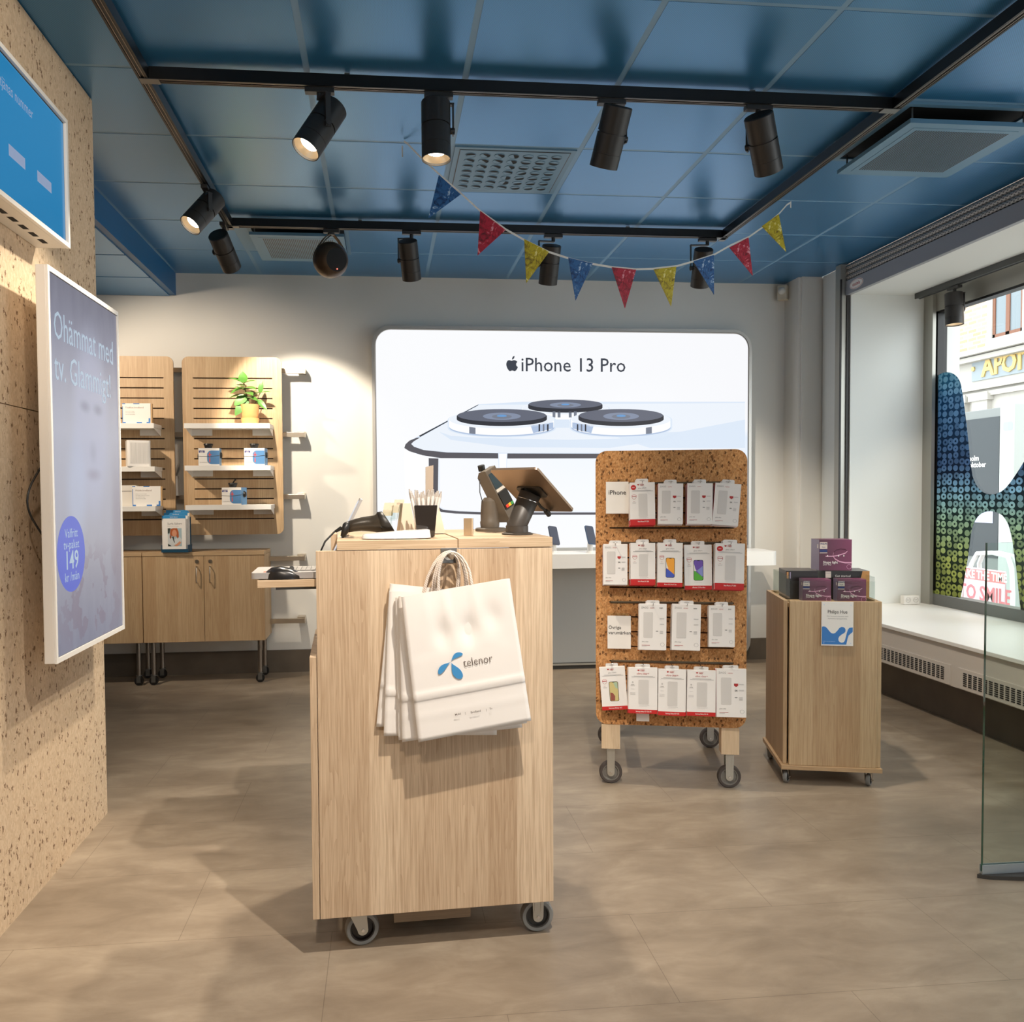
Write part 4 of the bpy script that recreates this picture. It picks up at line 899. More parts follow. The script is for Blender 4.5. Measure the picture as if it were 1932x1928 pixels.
def castor(parent, x, y, r, mount, tw=.028, rz=0, tyre=RUB, hubm=DKG, plate=STEEL, style=0):
    e = MB(); R_ = Matrix.Translation((x, y, 0)) @ Matrix.Rotation(rz, 4, 'Z'); e.M = R_
    e.lathe([(r*.74, -tw*.5), (r*.93, -tw*.5), (r, -tw*.3), (r, tw*.3), (r*.93, tw*.5), (r*.74, tw*.5), (r*.74, -tw*.5)], (0, 0, r), Y_, 40, 0)
    wh = e.obj('castor', tyre, parent)
    e = MB(); e.M = R_; e.lathe([(0, -tw*.35), (r*.2, -tw*.42), (r*.24, -tw*.2), (r*.62, -tw*.16), (r*.66, -tw*.46), (r*.74, -tw*.46), (r*.74, tw*.46), (0, tw*.4)], (0, 0, r), Y_, 36, 0); e.obj('hub', hubm, wh)
    e = MB(); e.M = R_
    wA = r*.42; wB = r*.62
    for sg in (-1, 1):
        y_ = sg*(tw*.5+.004)
        off = .0 if style == 0 else -r*.3
        out_ = [(-wA*.8, r-.0), (wA*.8, r-.0), (wB*.8+off, mount-.004), (-wB*.8+off*1.4, mount-.004)] if style else [(-wA*.75, r), (wA*.75, r), (wA*.85, mount-.004), (-wA*.85, mount-.004)]
        cap = [(wA*.75*math.cos(a), r+wA*.75*math.sin(a)) for a in [PI+PI*i/8 for i in range(9)]]
        e.prism(cap+out_[2:], (0, y_ if sg < 0 else y_, 0), X_, Z_, .0025*(-1 if sg < 0 else 1), 0)
        if not style and mount > r*2.2:
            for q in (-.45, .45): e.box(wA*q-.002, wA*q+.002, y_-(.004 if sg < 0 else -.001), y_+(.0 if sg < 0 else .004), r+wA*.9, mount-.012)
    e.box(-wB*.9, wB*.9, -tw*.8, tw*.8, mount-.004, mount); e.obj('fork', plate, wh)
    e = MB(); e.M = R_; e.cyl((0, -tw*.5-.011, r), (0, tw*.5+.009, r), r*.1, seg=14); e.obj('axle', CHROME, wh)
    return wh
FORKM = mat('zinc_plate', (190, 186, 176), .38, .8)
wl = cl(683, 1750, .075).x; wr = cl(1012, 1730, .075).x
castor(ct, wl, .075, .049, cb-.0005, .03, .12, RUB, mat('dark_hub', (30, 22, 20), .35), FORKM, 1)
castor(ct, wr, .07, .049, cb-.0005, .03, 0, RUB, DKG, FORKM, 0); castor(ct, wl, .48, .049, cb-.0005, .03, .3, RUB, DKG, FORKM, 0); castor(ct, wr, .48, .049, cb-.0005, .03, -.3, RUB, DKG, FORKM, 0)
# pull-out laptop shelf at the left
sz1 = 1.066; sl = cl(487, 1082, .17).x
b = MB(); b.box(sl, cx0+.034, .14, .45, sz1-.022, sz1); b.box(sl+.05, cx0+.034, .17, .42, sz1-.032, sz1-.023, 1); b.obj('pull_out_shelf', [ASHX, GREYM], ct, bevel=.001)
# laptop on it
lp = thing('laptop', 'silver laptop lying open on the pull-out shelf left of the counter', 'laptop', CM @ Vector((sl+.10, .27, sz1+.001)), CR)
SIL = mat('silver_plastic', (190, 186, 184), .4, .5)
b = MB(); b.prism(rrect(-.118, .106, -.12, .09, .012), (0, 0, .02), X_, Y_, .018, 0); b.obj('base', SIL, lp, bevel=.003)
b = MB(); b.box(-.01, .098, -.08, .06, .02, .0212)
for i in range(7):
    for j in range(5): b.box(-.006+i*.0145, .0065+i*.0145, -.076+j*.027, -.052+j*.027, .0212, .0228, 1)
b.obj('keyboard', [GREYM, mat('key_grey', (150, 146, 140), .5)], lp)
b = MB(); b.box(-.085, -.062, -.10, -.08, .0201, .0207); b.obj('sticker', mat('orange_sticker', (232, 96, 52), .5), lp)
b = MB()
A_, B_ = cl(617, 1073, .26), cl(681, 941, .26); dd = (B_-A_); L_ = dd.length; dd.normalize()
q0 = CI @ lp.location
Mx = Matrix((Vector((-dd.z, 0, dd.x)), Y_, dd)).transposed().to_4x4(); Mx.translation = A_-q0
b.box(-.004, .004, -.10, .09, .004, L_, 0, M=Mx); b.box(.004, .0055, -.092, .082, .012, L_-.008, 1, M=Mx); b.obj('lid', [SIL, mat('lit_laptop_screen', (225, 228, 235), .3, emit=(225, 228, 235), es=.8)], lp, bevel=.0012)
ms_ = thing('computer_mouse', 'black computer mouse on the pull-out shelf in front of the laptop', 'computer mouse', CM @ Vector((sl+.075, .175, sz1+.001)), CR)
b = MB(); prof = [(-.055, .004), (-.052, .022), (-.036, .034), (-.01, .038), (.02, .031), (.045, .018), (.056, .006)]
vs, fs = [], []; m_ = 10
for (x_, h_) in prof:
    ww = .031*math.sqrt(max(.05, 1-((x_)/.062)**4))
    for k in range(m_+1): a = PI*k/m_; vs.append((x_, -ww*math.cos(a), h_*math.sin(a)**.55))
for i in range(len(prof)-1):
    for k in range(m_): a = i*(m_+1)+k; fs.append((a, a+1, a+m_+2, a+m_+1))
fs += [tuple(range(m_+1))[::-1], tuple(range(len(vs)-m_-1, len(vs)))]; b.add(vs, fs, 0, True)
b.obj('shell', mat('mouse_black', (30, 27, 26), .25), ms_); b = MB(); b.cyl((.022, -.004, .030), (.022, .004, .030), .007, seg=16); b.obj('scroll_wheel', GREYM, ms_)

# bag hook
hk = thing('bag_hook', 'steel plate hook on the counter front holding the paper bags', 'hook', CM @ Vector((cl(846, 1048, 0).x, 0, cl(846, 1048, 0).z)), CR)
b = MB(); b.box(-.022, .024, -.003, -.0005, -.021, .022); b.obj('plate', GREYM, hk, bevel=.0008)
b = MB(); b.tube([(0, -.003, 0), (0, -.05, -.002), (0, -.085, -.001), (0, -.095, .012)], .0045, 10); b.obj('peg', STEEL, hk)
b = MB(); b.cyl((0, -.006, 0), (0, -.003, 0), .013, seg=18); b.obj('washer', STEEL, hk)
# paper bags
HP = CI @ hk.location
PAPER = mat('white_kraft_paper', (240, 234, 228), .75); t = NT(PAPER); v, x, y, z = t.coords()
def bag(label, tl, tr, br, bl, yl, front=False, seed=0):
    cs = [cl(*q, yl) for q in (tl, tr, br, bl)]
    wT = (cs[1]-cs[0]).length; hL = (cs[0]-cs[3]).length; ang = math.atan2(cs[1].z-cs[0].z, cs[1].x-cs[0].x)
    ct_ = sum(cs, Vector())/4
    o = bpy.data.objects.new('paper_bag', None); C.objects.link(o); o.location = CM @ ct_; o.rotation_euler = (0, 0, CR); tag(o, label, 'bag', 'white paper carrier bags')
    rnd = random.Random(seed); ph = [rnd.uniform(0, 6) for _ in range(6)]
    n_, m2 = 28, 36; vs = []
    def bl_(u, v_): return cs[0]*(1-u)*(1-v_)+cs[1]*u*(1-v_)+cs[2]*u*v_+cs[3]*(1-u)*v_-ct_
    foldv = .70
    def dep(u, v_):
        am = .25 if front and v_ > .42 else 1
        d_ = am*(.0022*math.sin(7*u+ph[0])*math.sin(5*v_+ph[1])+.0012*math.sin(17*u+ph[2]+9*v_)*(1-v_))
        if front and v_ < .42:
            for (uc, vc, s_) in ((.33, .30, .008), (.56, .30, .010), (.80, .24, .006)): d_ -= s_*math.exp(-((u-uc)/.07)**2-((v_-vc)/.09)**2)
            for (uc, s_) in ((.38, .006), (.66, .006), (.2, .003)): d_ += s_*math.exp(-((u-uc)/.018)**2)*math.exp(-((v_-.12)/.14)**2)
        if v_ > foldv-.03: d_ += .006*math.exp(-((v_-foldv)/.012)**2)
        if v_ > foldv+.01: d_ -= .0025
        if abs(v_-.84) < .008: d_ += .0012
        return d_
    for j in range(m2+1):
        for i in range(n_+1):
            u, v_ = i/n_, j/m2; p_ = bl_(u, v_); p_.y -= dep(u, v_)+.004; vs.append(tuple(p_))
    nf = len(vs)
    for j in range(m2+1):
        for i in range(n_+1):
            u, v_ = i/n_, j/m2; p_ = bl_(u, v_); p_.y += .005; vs.append(tuple(p_))
    idx = lambda i, j, k=0: k*nf+j*(n_+1)+i
    fs = [(idx(i, j), idx(i, j+1), idx(i+1, j+1), idx(i+1, j)) for j in range(m2) for i in range(n_)]
    fs += [(idx(i, j, 1), idx(i+1, j, 1), idx(i+1, j+1, 1), idx(i, j+1, 1)) for j in range(m2) for i in range(n_)]
    ed = [(idx(0, j), idx(0, j+1)) for j in range(m2)]+[(idx(i, m2), idx(i+1, m2)) for i in range(n_)]+[(idx(n_, j+1), idx(n_, j)) for j in range(m2)]
    fs += [(a, a+nf, c+nf, c) for a, c in ed]
    b = MB(); b.add(vs, fs, 0, True)
    bd = b.obj('bag_body', PAPER, o)
    # handle cord over the peg
    u0, u1 = (.33, .64)
    pa, pb = bl_(u0, .02), bl_(u1, .02); hx = HP-ct_; yy = yl-HP.y
    top = Vector((hx.x, 0, hx.z+.008+.003*(seed % 3)))
    r_ = (pb.x-pa.x)/2
    for k, (dy, dx) in enumerate(((.0, 0), (.004, .004*((seed % 3)-1)))):
        pts = []
        A, B_ = Vector((pa.x+dx, dy, pa.z-.02)), Vector((pb.x+dx, dy, pb.z-.02))
        pts = [A, Vector((A.x, dy, pa.z+.0))]
        wid = (B_.x-A.x)*.5; cxx = (A.x+B_.x)/2; hz = top.z+.002
        tx = top.x
        for a_ in [i/10 for i in range(11)]:
            an = PI*(1-a_); f_ = math.sin(an)
            pts.append(Vector((cxx*(1-f_)+tx*f_+wid*math.cos(an)*(1-.1*f_), dy*(1-f_)+(yy*0+dy)*f_, (pa.z if a_ < .5 else pb.z)+.01+(hz-(pa.z if a_ < .5 else pb.z)-.01)*f_**.8)))
        pts += [Vector((B_.x, dy, pb.z)), B_]
        b = MB(); b.tube(pts, .0028, 7, 0); b.obj('handle', PAPERC, o)
    return o, bl_, dep, bd, cs, ct_
PAPERC = mat('twisted_paper_cord', (226, 214, 202), .8); t = NT(PAPERC); v, x, y, z = t.coords(); t.base(t.mix(t.math('GREATER_THAN', t.math('SINE', t.math('MULTIPLY', t.math('ADD', z, x), 900)), .3), (230, 218, 206), (196, 182, 170)))
ly = lambda k: -.014-.0145*k
bag('white paper bag at the very back of the bunch, tilted clockwise', (736, 1101), (938, 1122), (951, 1372), (710, 1371), ly(0), seed=4)
bag('white paper bag second from the back, square bottom edge showing', (734, 1115), (935, 1124), (937, 1386), (724, 1388), ly(1), seed=3)
bag('white paper bag in the middle of the bunch on the counter hook', (746, 1127), (950, 1108), (985, 1372), (752, 1396), ly(2), seed=2)
bag('white paper bag directly behind the front one, edge showing at left', (752, 1125), (955, 1098), (994, 1364), (759, 1400), ly(3), seed=1)
o, blf, dep, bd, cs, ct_ = bag('front white paper bag with blue three-petal logo, hanging from the counter hook', (757, 1126), (961, 1091), (1002, 1359), (789.6, 1400), ly(4)-.012, True, 5)
Uh = (cs[1]-cs[0]).normalized(); Vh = Vector((-Uh.z, 0, Uh.x))
def bz(x_, y_): p_ = cl(690+x_/4.819, 1020+y_/4.819, ly(4)-.019)-ct_; return (p_.x, p_.z)
LOGO = mat('logo_blue', (66, 144, 200), .6)
def petal(a, c, wd, sk=0, n_=20):
    (x0_, y0_), (x1_, y1_) = a, c; dx, dy = x1_-x0_, y1_-y0_; L_ = math.hypot(dx, dy); ux, uy = dx/L_, dy/L_; out = []
    for s_ in (1, -1):
        rr = [i/n_ for i in range(n_+1)]; rr = rr if s_ > 0 else rr[::-1]
        for f_ in rr:
            w_ = wd*(math.sqrt(max(0, 1-((f_-.64)/.36)**2)) if f_ > .64 else math.sin(PI/2*f_/.64)**1.5)*s_+sk*math.sin(PI*f_); out.append((x0_+ux*L_*f_-uy*w_, y0_+uy*L_*f_+ux*w_))
    return out
b = MB()
for a, c, wd, sk in (((776, 1106), (872, 1254), 40, 6), ((772, 1104), (662, 1212), 26, 12), ((774, 1098), (882, 1026), 22, 18)):
    b.prism([bz(*q) for q in petal(a, c, wd, -sk if a[0] == 774 else sk)], (0, ly(4)-.0188-ct_.y, 0), X_, Z_, 0, 0)
b.obj('petal_logo', LOGO, o)
b = MB(); a0 = bz(892, 1150); s_ = (cs[1]-cs[0]).length/204*(112/4.819)
Yt = ly(4)-.0190-ct_.y
b.text('telenor', .034, (a0[0], Yt, a0[1]), Uh, Vh, 0, 'LEFT', bold=-.010, sx=.82)
for s_, xx, yy in (('Mobil', 838, 1576), ('|', 906, 1566), ('Bredband', 1000, 1552), ('|', 1096, 1536), ('Tv', 1138, 1526)):
    a0 = bz(xx, yy+8); b.text(s_, .0082, (a0[0], Yt-.0026, a0[1]), Uh, Vh, 0, sx=.9, bold=.01)
b.obj('printed_text', mat('brown_print', (92, 76, 66), .6), o)

# ---------------------------------------------------------------- things on the counter
def onc(name, label, cat, px_, yl, rz=0, group=None, z=tt):
    x_ = cl(px_, 1010, yl).x; return thing(name, label, cat, CM @ Vector((x_, yl, z+.0008)), CR+rz, group)
# white oval tray
o = onc('scanner_cradle', 'white glossy cradle tray lying on the front left of the counter top', 'tray', 748, .07)
b = MB(); vs, fs = [], []; n_ = 28
for k in range(n_): a = 2*PI*k/n_; vs.append((.1*math.copysign(abs(math.cos(a))**.7, math.cos(a)), .05*math.copysign(abs(math.sin(a))**.7, math.sin(a)), 0))
top = [(v_[0]*.97, v_[1]*.97, .010+.012*(v_[0]/.1+1)*.5) for v_ in vs]; top2 = [(v_[0]*.90, v_[1]*.86, t_[2]+.002) for v_, t_ in zip(vs, top)]
b.add(vs+top+top2, [(i, (i+1) % n_, n_+(i+1) % n_, n_+i) for i in range(n_)]+[(n_+i, n_+(i+1) % n_, 2*n_+(i+1) % n_, 2*n_+i) for i in range(n_)]+[tuple(range(2*n_, 3*n_))], 0, True)
b.obj('tray', mat('gloss_white', (240, 234, 228), .2), o)
# barcode scanner lying on its side: profile drawn in its own plane
o = onc('barcode_scanner', 'black handheld barcode scanner with cable resting on the counter top', 'barcode scanner', 690, .16)
o.location.z = tt+.018
k_ = lambda a, c: (lambda p_: (p_.x-(CI @ o.location).x, p_.z-(CI @ o.location).z))(cl(630+a/7.728, 880+c/7.728, .16))
BS = mat('scanner_black', (52, 46, 38), .3)
def sec(pts_t, pts_b, hw, mi=0):                        # loft between an upper and a lower outline with oval sections
    vs, fs = [], []; m_ = 14
    for (p_, q_), w_ in zip(zip(pts_t, pts_b), hw):
        a, c = k_(*p_), k_(*q_); cx_, cz_ = (a[0]+c[0])/2, (a[1]+c[1])/2; hx_, hz_ = (a[0]-c[0])/2, (a[1]-c[1])/2
        for i in range(m_): t_ = 2*PI*i/m_; vs.append((cx_+hx_*math.cos(t_), w_*math.sin(t_), cz_+hz_*math.cos(t_)))
    r_ = len(pts_t)
    for j in range(r_-1): fs += [(j*m_+i, j*m_+(i+1) % m_, (j+1)*m_+(i+1) % m_, (j+1)*m_+i) for i in range(m_)]
    fs += [tuple(range(m_))[::-1], tuple(range((r_-1)*m_, r_*m_))]
    b = MB(); b.add(vs, fs, mi, True); return b
sec([(205,800),(270,775),(400,740),(520,722),(590,712),(630,672),(650,668)], [(215,965),(290,950),(400,940),(500,945),(590,955),(700,985),(716,990)], [.013,.016,.017,.018,.022,.028,.030]).obj('grip', BS, o)
sec([(628,664),(700,655),(735,700),(800,800)], [(722,990),(890,975),(900,976),(902,977)], [.031,.034,.034,.030]).obj('head', mat('scanner_black_matt', (36, 32, 28), .45), o)
sec([(130,835),(160,812),(232,795)], [(95,1010),(135,1050),(215,960)], [.014,.016,.016]).obj('end_cap', BLACK, o)
b = MB(); c_ = k_(690, 880); b.cyl((c_[0], -.031, c_[1]), (c_[0], -.026, c_[1]), .002, seg=10); b.obj('screw', BLACK, o)
b = MB(); pts = []
for a, c in ((120, 890), (60, 915), (0, 960)): p_ = k_(a, c); pts.append((p_[0], 0, p_[1]))
for (a, c) in ((617, 1022), (609, 1040), (604, 1060), (602, 1085), (602, 1105), (603, 1130), (604, 1160)):
    p_ = cl(a, c, .12)-(CI @ o.location); pts.append((p_.x-.006, -.03, p_.z))
b.tube(pts, .0028, 8); b.obj('cable', BLACK, o)
b = MB(); p0_, p1_ = k_(110, 895), k_(20, 950); b.cyl((p0_[0], 0, p0_[1]), (p1_[0], 0, p1_[1]), .0062, .0042, 12); b.obj('strain_relief', BLACK, o)

# leaflet holders, blocks
CREAM = mat('cream_card', (222, 204, 182), .6)
o = onc('card_holder', 'clear two-step holder with beige cards behind the scanner', 'card holder', 738, .36)
b = MB(); b.box(-.03, .03, -.02, .03, 0, .003); b.box(-.002, .002, -.02, .02, .003, .05); b.box(-.026, .014, .0, .002, .04, .075); b.box(-.0, .036, -.016, -.014, .045, .09); b.obj('acrylic', ACRYL, o)
b = MB()
for (x0_, y_, z0_) in ((-.028, .006, .056), (.004, -.012, .066)):
    for q in range(4): b.add([(x0_+q*.0012, y_+q*.0016, z0_), (x0_+.03+q*.0012, y_+q*.0016, z0_), (x0_+.036+q*.0012, y_+.004+q*.0016, z0_+.042), (x0_+.008+q*.0012, y_+.004+q*.0016, z0_+.042)], [(0, 1, 2, 3)], 0)
b.text('telenor', .008, (.030, -.0135, .094), Vector((1, 0, .0)), Z_, 1); b.obj('cards', [CREAM, TEXTD], o)
o = onc('brochure_block', 'cream wedge-shaped brochure block standing left of the pen cup', 'brochure holder', 769, .25)
b = MB(); b.add([(-.026,-.02,0), (.026,-.02,0), (.010,-.01,.098), (-.014,-.01,.098), (-.034,.03,0), (.026,.03,0), (.010,.02,.098), (-.020,.02,.098)], [(0,1,2,3), (5,4,7,6), (4,0,3,7), (1,5,6,2), (3,2,6,7), (4,5,1,0)]); b.obj('block', CREAM, o, bevel=.001)
b = MB(); b.add([(-.0348,.0,.040), (-.0335,.024,.040), (-.0225,.017,.094), (-.0215,.0,.094)], [(0,1,2,3)]); b.obj('printed_patch', mat('mint_print', (168, 190, 170), .6), o)
o = onc('brochure_block', 'cream wedge-shaped block mostly hidden right behind the pen cup', 'brochure holder', 826, .32)
b = MB(); b.add([(-.03,-.02,0), (.022,-.02,0), (.002,-.01,.088), (-.02,-.01,.088), (-.03,.03,0), (.022,.03,0), (.002,.02,.088), (-.02,.02,.088)], [(0,1,2,3), (5,4,7,6), (4,0,3,7), (1,5,6,2), (3,2,6,7), (4,5,1,0)]); b.obj('block', CREAM, o)
# pen cup with pens
o = onc('pen_cup', 'dark smoked square cup full of white pens on the counter', 'cup', 802, .12)
SMK = mat('smoked_plastic', (44, 38, 34), .12, coat=.5)
def taper(b, w0, w1, h, th, mi=0):
    O_ = [(-w0, -w0, 0), (w0, -w0, 0), (w0, w0, 0), (-w0, w0, 0), (-w1, -w1, h), (w1, -w1, h), (w1, w1, h), (-w1, w1, h)]
    I_ = [(x_*(1-th/w0), y_*(1-th/w0), max(z_, .003)) for x_, y_, z_ in O_]
    b.add(O_+I_, [(3,2,1,0), (0,1,5,4), (1,2,6,5), (2,3,7,6), (3,0,4,7), (4,5,13,12), (5,6,14,13), (6,7,15,14), (7,4,12,15), (9,8,12,13), (10,9,13,14), (11,10,14,15), (8,11,15,12), (8,9,10,11)], mi)
b = MB(); taper(b, .026, .034, .093, .003); b.obj('cup', SMK, o, bevel=.002)
PW = mat('pen_white', (232, 226, 220), .4); PCL = mat('satin_clip', (204, 196, 188), .45, .4); cup_loc = o.location.copy()
rnd = random.Random(3); cnt = 0
for i in range(6):
    for j in range(4):
        bx, by = -.0215+.0086*i, -.018+.012*j; tx, ty = bx*1.95+rnd.uniform(-.006, .006), by*1.7+rnd.uniform(-.004, .004)
        h = .125+rnd.uniform(0, .016); p0_ = Vector((bx*.75, by*.75, .006)); p1_ = Vector((tx, ty, h))
        # keep inside the rim at height .093
        d_ = (p1_-p0_).normalized()
        q = thing('pen', 'white retractable pen with silver clip standing in the smoked cup', 'pen', cup_loc, CR, 'white pens in the smoked cup')
        b = MB(); b.cyl(p0_, p1_-d_*.018, .0042, .0045, 10); b.obj('barrel', PW, q)
        b = MB(); b.cyl(p1_-d_*.018, p1_-d_*.006, .0046, .0034, 10); b.cyl(p1_-d_*.006, p1_, .0022, .0022, 8); s_ = Vector((1, rnd.uniform(-1, 1), 0)).normalized(); b.tube([p1_-d_*.012+s_*.005, p1_-d_*.022+s_*.0062, p1_-d_*.05+s_*.0056], .0012, 6); b.obj('clip', PCL, q)
        cnt += 1
# tall card leaning behind the cup
o = onc('folded_card', 'tall grey-beige card standing behind the pens', 'card', 810, .20)
o.location.z = tt+.001
a_, c_ = cl(812, 878, .20), cl(811, 1000, .20); h_ = a_.z-tt
b = MB(); b.add([(-.012,0,0), (.012,0,0), (.0125,0,h_*.5), (.0145,.0,h_), (-.010,.0,h_-.006), (-.011,0,h_*.5), (-.012,.002,0), (.012,.002,0), (.0125,.002,h_*.5), (.0145,.002,h_), (-.010,.002,h_-.006), (-.011,.002,h_*.5)], [(0,1,2,5), (5,2,3,4), (7,6,11,8), (8,11,10,9), (0,6,7,1), (1,7,8,2), (2,8,9,3), (3,9,10,4), (4,10,11,5), (5,11,6,0)]); b.text('Ya', .009, (-.001, -.0006, h_*.56), X_, Z_, 1); b.obj('card', [mat('kraft_card', (172, 156, 140), .6), TEXTD], o)
# gold block
o = onc('gold_case', 'small champagne-gold metal case standing upright on the counter', 'case', 884, .14, -.35)
b = MB(); b.prism(rrect(-.014, .014, -.006, .006, .003), (0, 0, .052), X_, Y_, .052, 0); b.obj('case', mat('champagne_metal', (214, 190, 158), .3, .7), o, bevel=.001)

# tablet on stand
o = onc('tablet_stand', 'tablet on a thick slanted charcoal stand at the right of the counter, back showing', 'tablet', 976, .17)
LO = CI @ o.location
def cv(x_, y_, yl): return cl(x_, y_, yl)-LO
CHAR = mat('charcoal_stand', (62, 56, 50), .45)
b = MB(); b.lathe([(0, 0), (.048, 0), (.048, .003), (.040, .006), (0, .006)], (0, 0, 0), Z_, 36); b.obj('foot_disc', CHAR, o)
c0, c1, c2 = Vector((-.001, 0, .006)), Vector((-.001, 0, .026)), None
topc = cv(1001, 930, .17); b = MB(); b.cyl(c0, c1, .0345, .0345, 36); b.obj('base_ring', CHAR, o, bevel=.001)
b = MB(); dcol = Vector((topc.x, 0, topc.z))-Vector((0, 0, .02)); n_ = 36; vs = []
for p_, r_, tl in ((Vector((-.001, 0, .0265)), .033, 0), (Vector((topc.x, 0, topc.z-.002)), .031, .42)):
    for i in range(n_):
        a_ = 2*PI*i/n_; vs.append((p_.x+r_*math.cos(a_), r_*math.sin(a_), p_.z-tl*r_*math.cos(a_)))
b.add(vs, [(i, (i+1) % n_, n_+(i+1) % n_, n_+i) for i in range(n_)]+[tuple(range(n_, 2*n_))], 0, True); b.obj('column', CHAR, o)
f_ = .80; b = MB(); pc = Vector((-.001, 0, .0265)).lerp(Vector((topc.x, 0, topc.z-.002)), f_); b.add([(pc.x+.0322*math.cos(2*PI*i/n_), .0322*math.sin(2*PI*i/n_), pc.z+dz-.42*f_*.0322*math.cos(2*PI*i/n_)) for dz in (-.0008, .0008) for i in range(n_)], [(i, (i+1) % n_, n_+(i+1) % n_, n_+i) for i in range(n_)], 0, True); b.obj('seam_ring', CHROME, o)

avec, bvec = Vector((.118, -.126, 0)), Vector((.150, .147, -.128)); A1, B1 = avec.normalized(), bvec.normalized(); N1 = A1.cross(B1).normalized()
if N1.z > 0: N1 = -N1                                     # back of the tablet looks down and to the viewer
tcx = cv(1004, 927, .17); tc = Vector((tcx.x, 0, tcx.z))
tb_ = MB(); wa, wb_ = .087, .124
o2 = o
tb_.prism(rrect(-wa, wa, -wb_, wb_, .012, 6), tc+N1*.0, A1, B1 if A1.cross(B1).dot(N1) > 0 else -B1, .0075, 0); tb_.obj('tablet', mat('space_grey', (150, 128, 108), .35, .7), o, bevel=.002)
tb_ = MB(); tb_.prism(rrect(-wa+.004, wa-.004, -wb_+.004, wb_-.004, .01, 6), tc-N1*.0078, A1, B1 if A1.cross(B1).dot(N1) > 0 else -B1, .0008, 0); tb_.obj('screen', BLACK, o)
b = MB(); b.cyl(Vector((topc.x, 0, topc.z))-Vector((0,0,.004)), tc+N1*.004, .022, .028, 28); b.prism(rrect(-.045, .045, -.03, .03, .012), tc+N1*.0045, A1, B1 if A1.cross(B1).dot(N1) > 0 else -B1, .004, 0); b.obj('mount', CHAR, o)
b = MB(); m0 = tc+N1*.012+B1*.03; b.tube([m0, m0+B1*.035+N1*.004, m0+B1*.07], .0045, 8); b.cyl(m0+B1*.068, m0+B1*.092, .0075, .009, 12); b.obj('security_cable', DKG, o)

# payment terminal
o = onc('payment_terminal', 'dark card payment terminal on its stand behind the tablet', 'payment terminal', 926, .42)
LO = CI @ o.location
TM = mat('terminal_grey', (92, 82, 70), .5)
b = MB(); b.lathe([(0, 0), (.052, 0), (.052, .008), (.047, .011), (0, .011)], (0, 0, 0), Z_, 30); b.obj('foot_disc', TM, o)
b = MB(); b.lathe([(.031, .0115), (.033, .03), (.031, .034), (.031, .06), (.028, .10), (.018, .112), (0, .114)], (-.003, 0, 0), Z_, 28); b.obj('stand', TM, o)
T = Matrix.Translation((.030, 0, .125)) @ Euler((0, math.radians(-27), 0)).to_matrix().to_4x4() @ Matrix.Rotation(math.radians(-40), 4, 'Z')
b = MB(); b.prism([(-.028, -.085), (.0, -.095), (.012, -.09), (.012, .09), (-.012, .095), (-.026, .08)], T @ Vector((0, -.038, 0)), T.to_3x3() @ X_, T.to_3x3() @ Z_, .076, 0); b.obj('body', TM, o, bevel=.004)
b = MB(); b.box(.0125, .0135, -.030, .030, .02, .075, 0, M=T); b.obj('screen', mat('terminal_screen', (46, 60, 66), .2), o)
b = MB(); b.box(.0125, .0135, -.030, .030, .008, .018, 0, M=T); b.obj('function_keys', mat('light_key', (205, 196, 182), .5), o)
b = MB(); b.box(.0125, .016, -.032, .032, -.055, .005, 0, M=T); b.obj('keypad', BLACK, o)
b = MB(); b.box(.016, .0185, -.026, -.010, -.052, -.042, 0, M=T); b.box(.016, .0185, -.008, .008, -.052, -.042, 1, M=T); b.box(.016, .0185, .010, .026, -.052, -.042, 2, M=T); b.obj('colour_keys', [mat('red_key', (220, 60, 40), .5), mat('yellow_key', (238, 180, 40), .5), mat('green_key', (60, 140, 70), .5)], o)
b = MB(); b.cyl(T @ Vector((-.02, 0, .094)), T @ Vector((-.014, 0, .112)), .012, seg=12); b.obj('stylus_clip', BLACK, o)
b = MB(); b.tube([T @ Vector((-.03, -.02, .085)), (-.040, -.02, .17), (-.038, -.01, .13), (-.03, -.01, .10)], .0016, 6); b.tube([(.045, -.02, .06), (.05, -.02, .05), (.055, -.02, .012), (.07, -.02, .008), (.07, .03, .004)], .0022, 6); b.obj('cable', BLACK, o)

# ================================================================ CORK PRODUCT RACK
KR = -.2394; KD = Vector((math.cos(KR), math.sin(KR), 0)); KN = Vector((-math.sin(KR), math.cos(KR), 0))   # KN points away from viewer
KO = Vector((1.265, 3.669, 0))-KN*.045
def kl(x, y, off=0):                                     # pixel -> rack-local (x, z) on the plane 'off' metres in front
    p_ = PLN(x, y, KO-KN*off, KN)-KO; return p_.dot(KD), p_.z
rk = thing('cork_rack', 'brown cork display board on wheels carrying rows of phone accessory packs', 'display rack', KO, KR)
ka, kb_ = kl(1124, 1100)[0], kl(1409, 1100)[0]
kz1 = (kl(1145, 850)[1]+kl(1390, 848)[1])/2; kz0 = (kl(1145, 1366)[1]+kl(1395, 1374)[1])/2
sx0, sx1 = kl(1150, 1100)[0], kl(1385, 1100)[0]; zt_ = kl(1268, 911)[1]; zb_ = kl(1268, 1249)[1]; ps = (zt_-zb_)/12
szs = [zt_-ps*k for k in range(15)]; hs = .0065
b = MB(); b.prism(rrect(ka, sx0, kz0, kz1, .05, 7, '1001'), (0, 0, 0), X_, Z_, .036, 0); b.prism(rrect(sx1, kb_, kz0, kz1, .05, 7, '0110'), (0, 0, 0), X_, Z_, .036, 0)
eg = [kz1]+[q for z_ in szs for q in (z_+hs/2, z_-hs/2)]+[kz0]
